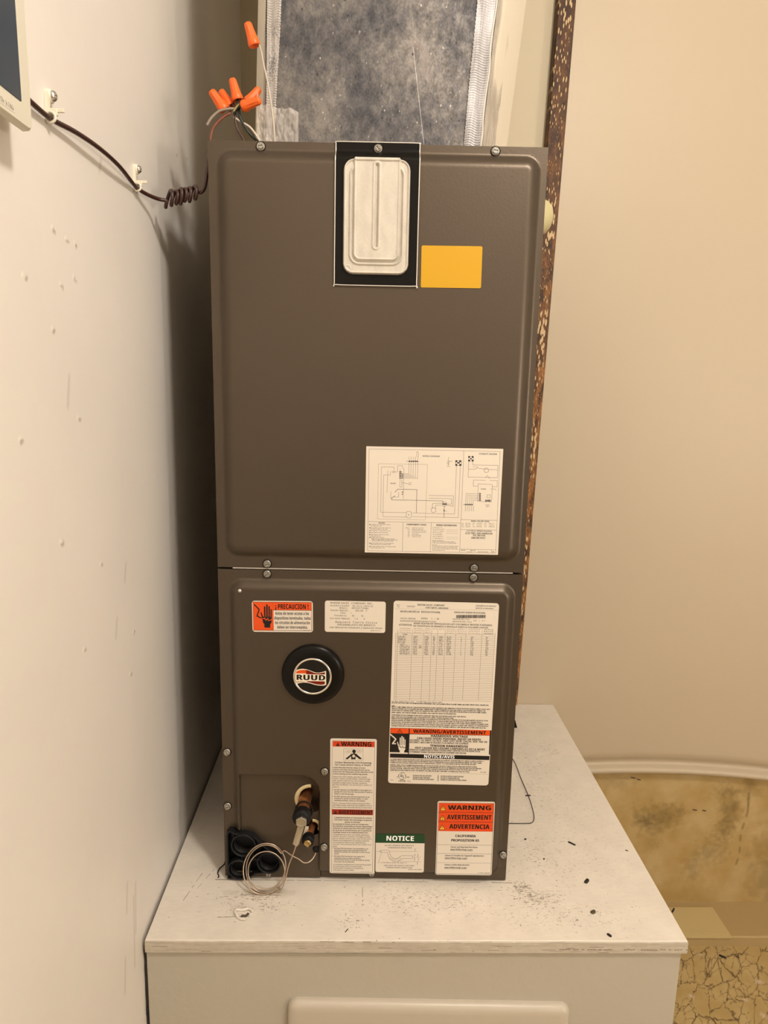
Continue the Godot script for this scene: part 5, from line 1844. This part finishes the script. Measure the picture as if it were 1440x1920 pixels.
	for j in range(36):
		for i in range(60):
			m.quad(grid[j][i], grid[j][i + 1], grid[j + 1][i + 1], grid[j + 1][i], 0)
	var film := put("plastic_film", m.done(), fm)
	tag(film, "crumpled clear plastic film tucked behind the cabinet edge at the duct's left foot", "plastic film")


# ------------------------------------------------------------------ wires and wire nuts
func wire(called: String, about: String, pts: Array, r: float, c: Color) -> void:
	var m := Mesher.new()
	m.tube(curve(pts, 8), r, 9)
	tag(put(called, m.done(), mat(c, 0.42)), about, "wire", "wires above the cabinet")


func build_wires() -> void:
	# ribbed, tapering cap with a flared skirt
	var m := Mesher.new()
	var loops := []
	for s in [[0.0074, 0.0, 0.0], [0.0079, 0.0012, 0.0], [0.0079, 0.005, 0.0], [0.0072, 0.0075, 0.15], [0.0068, 0.010, 0.4], [0.0060, 0.017, 0.5], [0.0054, 0.0245, 0.45], [0.0050, 0.0268, 0.25], [0.0038, 0.0283, 0.0], [0.0018, 0.0288, 0.0]]:
		var l := PackedVector3Array()
		for i in range(48):
			var a := TAU * i / 48.0
			var r: float = s[0] - 0.0011 * s[2] * (1.0 if (i % 6) in [0, 5] else 0.0)
			l.append(Vector3(r * cos(a), r * sin(a), s[1]))
		loops.append(l)
	m.loft(loops, false, true, 0)
	var inner := []
	for s in [[0.0074, 0.0], [0.0064, 0.0], [0.0055, 0.012]]:
		inner.append(Mesher.circle(s[0], s[1], 24))
	inner.reverse()
	m.loft(inner, true, false, 0)
	var nut := m.done()
	for s in [
		[Vector3(-0.1690, 1.2105, -0.045), Vector3(-0.0095, 0.028, 0.002), "orange wire nut standing alone, high on the white wire", 1.0],
		[Vector3(-0.2110, 1.1325, -0.050), Vector3(-0.0155, 0.020, 0.004), "orange wire nut at the far left of the cluster", 1.0],
		[Vector3(-0.2030, 1.1385, -0.055), Vector3(-0.0130, 0.019, -0.004), "orange wire nut second from left in the cluster, leaning left", 0.93],
		[Vector3(-0.1928, 1.1445, -0.048), Vector3(-0.0068, 0.0245, 0.0), "orange wire nut standing tallest in the middle of the cluster", 0.97],
		[Vector3(-0.1812, 1.1445, -0.056), Vector3(0.0145, 0.020, -0.006), "orange wire nut leaning right, upper right of the cluster", 0.93],
		[Vector3(-0.1850, 1.1345, -0.040), Vector3(0.0215, 0.0045, 0.008), "orange wire nut lying on its side, lowest right of the cluster", 0.95]]:
		var tr := axis_to(s[0], s[1])
		tag(put("wire_nut", nut, M.orange, null, tr.scaled_local(Vector3.ONE * s[3])), s[2], "wire nut", "orange wire nuts")
	var k := Vector3(-0.1965, 1.1315, -0.046)
	wire("wire", "white insulated wire rising to the lone high wire nut", [Vector3(-0.1425, 1.078, -0.044), Vector3(-0.1437, 1.105, -0.045), Vector3(-0.1478, 1.140, -0.046), Vector3(-0.1535, 1.172, -0.047), Vector3(-0.1575, 1.188, -0.047), Vector3(-0.1612, 1.206, -0.046), Vector3(-0.1668, 1.222, -0.044)], 0.0012, lin(0.5, 0.44, 0.36))
	wire("wire", "reddish brown wire arching up at the cabinet's left corner", [Vector3(-0.2300, 1.074, -0.04), Vector3(-0.2290, 1.092, -0.04), Vector3(-0.2245, 1.108, -0.041), Vector3(-0.2120, 1.1215, -0.043), Vector3(-0.2030, 1.128, -0.045), Vector3(-0.2060, 1.138, -0.049)], 0.0017, lin(0.20, 0.06, 0.035))
	wire("wire", "dark brown wire bowing down from the cluster to the cabinet top", [Vector3(-0.1810, 1.074, -0.042), Vector3(-0.1845, 1.093, -0.043), Vector3(-0.1935, 1.108, -0.044), Vector3(-0.1965, 1.122, -0.045), k, Vector3(-0.2010, 1.143, -0.052)], 0.0017, lin(0.055, 0.02, 0.014))
	wire("wire", "black wire running from the tallest wire nut to the first screw", [Vector3(-0.1575, 1.076, -0.044), Vector3(-0.1640, 1.090, -0.043), Vector3(-0.1775, 1.103, -0.042), Vector3(-0.1880, 1.119, -0.042), Vector3(-0.1915, 1.133, -0.044), Vector3(-0.1935, 1.149, -0.048)], 0.0019, lin(0.012, 0.018, 0.014))
	wire("wire", "glossy white wire crossing the black one to the first screw", [Vector3(-0.1555, 1.078, -0.038), Vector3(-0.1625, 1.092, -0.038), Vector3(-0.1750, 1.1085, -0.040), Vector3(-0.1880, 1.1165, -0.043), Vector3(-0.1985, 1.123, -0.046)], 0.0014, lin(0.6, 0.53, 0.44))
	wire("wire", "grey loose wire end pointing down to the left", [Vector3(-0.2325, 1.1085, -0.036), Vector3(-0.2265, 1.118, -0.037), Vector3(-0.2160, 1.1275, -0.039), Vector3(-0.2025, 1.1315, -0.041), Vector3(-0.1960, 1.1325, -0.044)], 0.0018, lin(0.26, 0.21, 0.16))
	wire("wire", "short yellow green wire into the upper right wire nut", [Vector3(-0.1975, 1.1285, -0.041), Vector3(-0.1925, 1.1345, -0.040), Vector3(-0.1858, 1.1405, -0.044), Vector3(-0.1790, 1.1475, -0.052)], 0.0013, lin(0.34, 0.30, 0.10))
	wire("wire", "short black wire into the wire nut lying on its side", [Vector3(-0.1975, 1.1255, -0.044), Vector3(-0.1925, 1.1325, -0.041), Vector3(-0.1862, 1.1345, -0.040), Vector3(-0.1780, 1.1363, -0.037)], 0.0019, lin(0.014, 0.013, 0.013))


# ------------------------------------------------------------------ thermostat on the left wall
func build_thermostat() -> void:
	var t := thing("thermostat", "white wall thermostat with a dark blue grey screen", "thermostat", Transform3D(Basis(Vector3(0, 0, -1), Vector3(0, 1, 0), Vector3(1, 0, 0)), Vector3(WALL_X, 1.055, 0.437)))
	# its own axes: x along the wall towards the duct, y up, z out of the wall
	var hw := 0.0725
	var m := Mesher.new()
	var lo := []
	for s in [[0.0, 0.010, 0.012], [0.012, 0.006, 0.008], [0.017, 0.0015, 0.004], [0.021, 0.0, 0.0], [0.0255, 0.0004, 0.0004], [0.0272, 0.0022, 0.0022]]:
		lo.append(Mesher.rr(0.0, 0.0, 2.0 * (hw - s[1]), 0.173 - 2.0 * s[2], 0.006, 5, s[0]))
	m.loft(lo, true, true, 0)
	put("housing", m.done(), M.cream_plastic, t)
	m = Mesher.new()
	m.plate(-0.002, 0.007, 0.113, 0.1525, 0.0015, 0.0262, 0.0276, 0.0003, 3)
	var sm := mat(lin(0.028, 0.044, 0.062), 0.16, 0.0, 0.9)
	put("screen", m.done(), sm, t)
	m = Mesher.new()
	m.box(Vector3(-0.045, -0.0885, 0.008), Vector3(0.09, 0.012, 0.016), 0.003)
	put("wall_bracket", m.done(), M.cream_plastic, t)
	m = Mesher.new()
	m.box(Vector3(-0.03, -0.0825, 0.012), Vector3(0.11, 0.003, 0.008), 0.0005)
	put("vent_slit", m.done(), M.dark_bit, t)
	# small worn lettering under the screen: strokes only
	var k := Ink.new(PackedVector2Array([Vector2(0, 0), Vector2(60, 0), Vector2(60, 8), Vector2(0, 8)]), 480, 64, Color(0.845, 0.825, 0.765))
	k.small(2, 58, 1.5, 6.5, Color(0.5, 0.46, 0.4))
	m = Mesher.new()
	m.uvf = func(p: Vector3) -> Vector2: return Vector2((p.x + 0.010) / 0.052, (-0.0755 - p.y) / 0.006)
	m.box(Vector3(0.016, -0.0785, 0.0272), Vector3(0.052, 0.006, 0.0004))
	var lm := textured(k.im, 0.4)
	lm.texture_repeat = false
	put("lettering", m.done(), lm, t)


# ------------------------------------------------------------------ thermostat cable and its clips
func build_cable() -> void:
	var x := WALL_X
	var path := [Vector3(x + 0.004, 1.0100, 0.40), Vector3(x + 0.0055, 1.0092, 0.335), Vector3(x + 0.005, 1.0088, 0.2790), Vector3(x + 0.0085, 1.0130, 0.2283), Vector3(x + 0.011, 1.0152, 0.170), Vector3(x + 0.010, 1.0150, 0.107), Vector3(x + 0.005, 1.0117, 0.036), Vector3(x + 0.010, 1.0095, 0.008), Vector3(x + 0.018, 1.0095, -0.016)]
	var a := Vector3(-0.2890, 1.0120, -0.030)
	var b := Vector3(-0.2450, 1.0225, -0.030)
	var turns := 6.5
	for i in range(0, 79):
		var f := i / 78.0
		var g := f + 0.06 * sin(TAU * f * 1.0) * 0.5
		var ang := -0.5 * PI - TAU * turns * f
		var r := 0.0096 * (1.0 + 0.12 * sin(f * 17.0)) * (1.0 - 0.12 * f)
		var c := a.lerp(b, g)
		path.append(c + Vector3(0.0045 * cos(ang + 0.8), r * 0.97 * sin(ang + 1.2) , r * 0.9 * cos(ang + 1.2)))
	path.append_array([Vector3(-0.2405, 1.0215, -0.026), Vector3(-0.2352, 1.028, -0.026), Vector3(-0.2322, 1.045, -0.028), Vector3(-0.2308, 1.062, -0.033), Vector3(-0.2300, 1.076, -0.040)])
	var m := Mesher.new()
	m.tube(curve(path, 4), 0.0025, 8)
	tag(put("thermostat_cable", m.done(), mat(lin(0.05, 0.02, 0.015), 0.38)), "dark brown cable clipped along the left wall, coiled like a spring beside the cabinet", "cable")
	var zo := 0.0
	for s in [[1.0305, 0.2700, 1.0100, 0.2780, "white cable clip with a screw nearer the thermostat", 1.0], [1.0355, 0.0215, 1.0125, 0.0290, "white cable clip with a screw nearer the cable's coil", 0.95]]:
		var t := thing("cable_clip", s[4], "cable clip", Transform3D(Basis(Vector3(0, 0, -1), Vector3(0, 1, 0), Vector3(1, 0, 0)), Vector3(x, s[0], s[1])), "cable clips")
		m = Mesher.new()
		var dy: float = s[2] - s[0]
		var lo := []
		for q in [[0.0, 0.0], [0.0042, 0.0], [0.0050, 0.0009]]:
			lo.append(Mesher.rr(0.0005, 0.0, 0.012 - 2.0 * q[1], 0.0125 - 2.0 * q[1], 0.006, 5, q[0]))
		m.loft(lo)
		# neck down to the loop, and the tail of the strap
		m.prism(PackedVector2Array([Vector2(-0.0068, 0.002), Vector2(-0.0088, dy + 0.004), Vector2(-0.0055, dy + 0.0015), Vector2(-0.0015, -0.004)]), 0.0002, 0.0038)
		m.box(Vector3(-0.003, dy + 0.0072, 0.009), Vector3(0.0022, 0.0035, 0.015), 0.0004)
		m.box(Vector3(-0.0035, dy + 0.0055, 0.006), Vector3(0.0035, 0.0065, 0.009), 0.0006)
		var ring := PackedVector3Array()
		for i in range(18):
			ring.append(Vector3(-0.0075, dy + 0.0045 * sin(TAU * i / 18.0), 0.0052 + 0.0045 * cos(TAU * i / 18.0)))
		m.tube(ring, 0.0014, 7, true)
		put("clip", m.done(), M.clip_white, t)
		m = Mesher.new()
		m.lathe([Vector2(0.0045, 0.0045), Vector2(0.0048, 0.0058), Vector2(0.0042, 0.0074), Vector2(0.0028, 0.0084)], 18)
		for i in range(4):
			m.box(Vector3(0.0016 * cos(PI / 4.0 + PI / 2.0 * i), 0.0016 * sin(PI / 4.0 + PI / 2.0 * i), 0.0086), Vector3(0.0014, 0.0014, 0.001), 0.0002)
		put("screw", m.done(), M.zinc, t)


# ------------------------------------------------------------------ small things lying about
func build_small_things() -> void:
	# plastic cable connector on the cabinet's right side
	var m := Mesher.new()
	m.xf = Transform3D(Basis(Vector3(0, 0, -1), Vector3(0, 1, 0), Vector3(1, 0, 0)), Vector3(0.2218, 1.0175, -0.10))
	var lo := []
	for s in [[0.030, 0.0, 0.0], [0.0295, 0.006, 0.0], [0.027, 0.016, 0.001], [0.022, 0.026, 0.002], [0.015, 0.032, 0.003], [0.006, 0.0345, 0.003]]:
		var l := Mesher.circle(s[0], s[1], 24)
		for i in range(l.size()):
			l[i].x *= 0.75
			l[i].y += s[2]
		lo.append(l)
	m.loft(lo)
	tag(put("cable_connector", m.done(), mat(lin(0.50, 0.44, 0.24), 0.45)), "cream plastic cable connector bulging from the cabinet's upper right side", "connector")
	m = Mesher.new()
	m.tube(curve([Vector3(0.243, 0.995, -0.10), Vector3(0.241, 0.983, -0.098), Vector3(0.2375, 0.968, -0.098), Vector3(0.2345, 0.945, -0.10), Vector3(0.234, 0.90, -0.105), Vector3(0.236, 0.7, -0.12)], 6), 0.0022, 8)
	tag(put("wire", m.done(), M.black), "black wire hanging below the cream connector beside the rusty strip", "wire")
	# thin black wire lying right of the unit
	m = Mesher.new()
	m.tube(curve([Vector3(0.29, 0.0012, -0.42), Vector3(0.3092, 0.0012, -0.36), Vector3(0.3105, 0.0012, -0.29), Vector3(0.3120, 0.0012, -0.23), Vector3(0.3105, 0.0012, -0.19), Vector3(0.3075, 0.0012, -0.163), Vector3(0.301, 0.0012, -0.147), Vector3(0.288, 0.0012, -0.143), Vector3(0.24, 0.0012, -0.143)], 6), 0.0007, 6)
	tag(put("wire", m.done(), M.dark_bit), "thin black wire bent in a loop on the platform right of the cabinet", "wire")
	# short kinked strand at the lower left corner
	m = Mesher.new()
	m.tube(curve([Vector3(-0.2290, 0.0014, -0.048), Vector3(-0.2288, 0.0014, -0.040), Vector3(-0.2292, 0.0014, -0.030), Vector3(-0.2345, 0.0014, -0.020), Vector3(-0.2352, 0.0014, -0.010), Vector3(-0.2322, 0.0014, -0.003), Vector3(-0.2325, 0.0014, 0.001)], 6), 0.0010, 6)
	tag(put("wire", m.done(), M.dark_bit), "short kinked black strand at the cabinet's lower left corner", "wire")
	# black wedge behind the unit
	m = Mesher.new()
	m.xf = Transform3D(Basis(), Vector3(0.338, 0.0, -0.52))
	m.prism(PackedVector2Array([Vector2(-0.02, 0.0), Vector2(0.0095, 0.0), Vector2(0.004, 0.018), Vector2(-0.02, 0.02)]), -0.02, 0.02)
	tag(put("shim", m.done(), M.black), "small black wedge on the platform behind the cabinet's right side", "wedge")
	# chips of debris: place, length, width, turn, label
	var at_floor := FLOOR_Y
	for s in [
		[0.3117, 0.0, -0.2308, 0.011, 0.0028, 0.1, "dark splinter lying across the thin black wire"],
		[0.2774, 0.0, -0.0996, 0.004, 0.003, 0.8, "tiny dark crumb on the platform left of the long dark chip"],
		[0.3556, 0.0, -0.0889, 0.014, 0.0034, -0.75, "long dark chip highest on the platform's right side"],
		[0.3528, 0.0, 0.0043, 0.011, 0.0055, 0.85, "thick dark chip below the long chip on the platform"],
		[0.3420, 0.0, 0.0706, 0.0085, 0.006, 0.5, "olive brown rounded chip near the platform's right edge"],
		[0.3515, 0.0, 0.1150, 0.0075, 0.004, -0.9, "dark chip on the platform's front edge at the right"],
		[-0.0266, 0.0, 0.1073, 0.008, 0.0013, 1.0, "thin dark sliver on the platform's front edge near its middle"],
		[0.445, 0.0, -0.0714, 0.005, 0.0018, -0.6, "tiny dark chip at the platform's right edge"],
		[0.2974, 0.0, -0.0486, 0.004, 0.0025, 1.1, "tiny olive crumb on the platform near the cabinet's lower right screw"],
		[0.8898, at_floor, -0.4925, 0.016, 0.006, -0.6, "dark chip lying on the cracked floor"],
		[0.9270, at_floor, -0.4910, 0.010, 0.0025, -0.7, "small dark sliver on the cracked floor right of the larger chip"]]:
		m = Mesher.new()
		var l: float = s[3]
		var w: float = s[4]
		m.loft([Mesher.rr(0, 0, l, w, w * 0.42, 3, 0.0), Mesher.rr(0, 0, l, w, w * 0.48, 3, w * 0.25), Mesher.rr(l * 0.04, 0, l * 0.8, w * 0.6, w * 0.28, 3, w * 0.45)], true, true, 0)
		var cm: Material = mat(lin(0.08, 0.06, 0.03), 0.7) if s[6].contains("olive") else M.dark_bit
		tag(put("debris_chip", m.done(), cm, null, Transform3D(Basis(Vector3.UP, s[5]) * Basis(Vector3.RIGHT, -PI / 2.0), Vector3(s[0], s[1] + 0.0001, s[2]))), s[6], "debris", "dark chips of debris")
	# offcut lying on the low step
	m = Mesher.new()
	m.xf = Transform3D(Basis(Vector3.RIGHT, PI / 2.0), Vector3(0, -0.566, 0))
	var poly := PackedVector2Array([Vector2(0.70, -0.617), Vector2(0.9228, -0.6182), Vector2(0.9228, -0.519), Vector2(0.70, -0.519)])
	m.prism(poly, 0.0, 0.0055)
	m.box(Vector3(0.83, -0.533, -0.0002), Vector3(0.186, 0.0012, 0.0006))
	tag(put("board_offcut", m.done(), mat(lin(0.56, 0.44, 0.21), 0.5)), "pale yellowed board offcut lying on the low step by the wall", "board")
	m = Mesher.new()
	m.xf = Transform3D(Basis(Vector3(0, 0, 1), 1.2), Vector3(0.806, -0.5655, -0.598))
	m.loft([Mesher.rr(0.007, 0, 0.014, 0.003, 0.001, 2, -0.0015), Mesher.rr(0.007, 0, 0.012, 0.0025, 0.001, 2, 0.0015)])
	tag(put("debris_chip", m.done(), M.dark_bit), "dark sliver standing on the pale board offcut by the platform edge", "debris", "dark chips of debris")
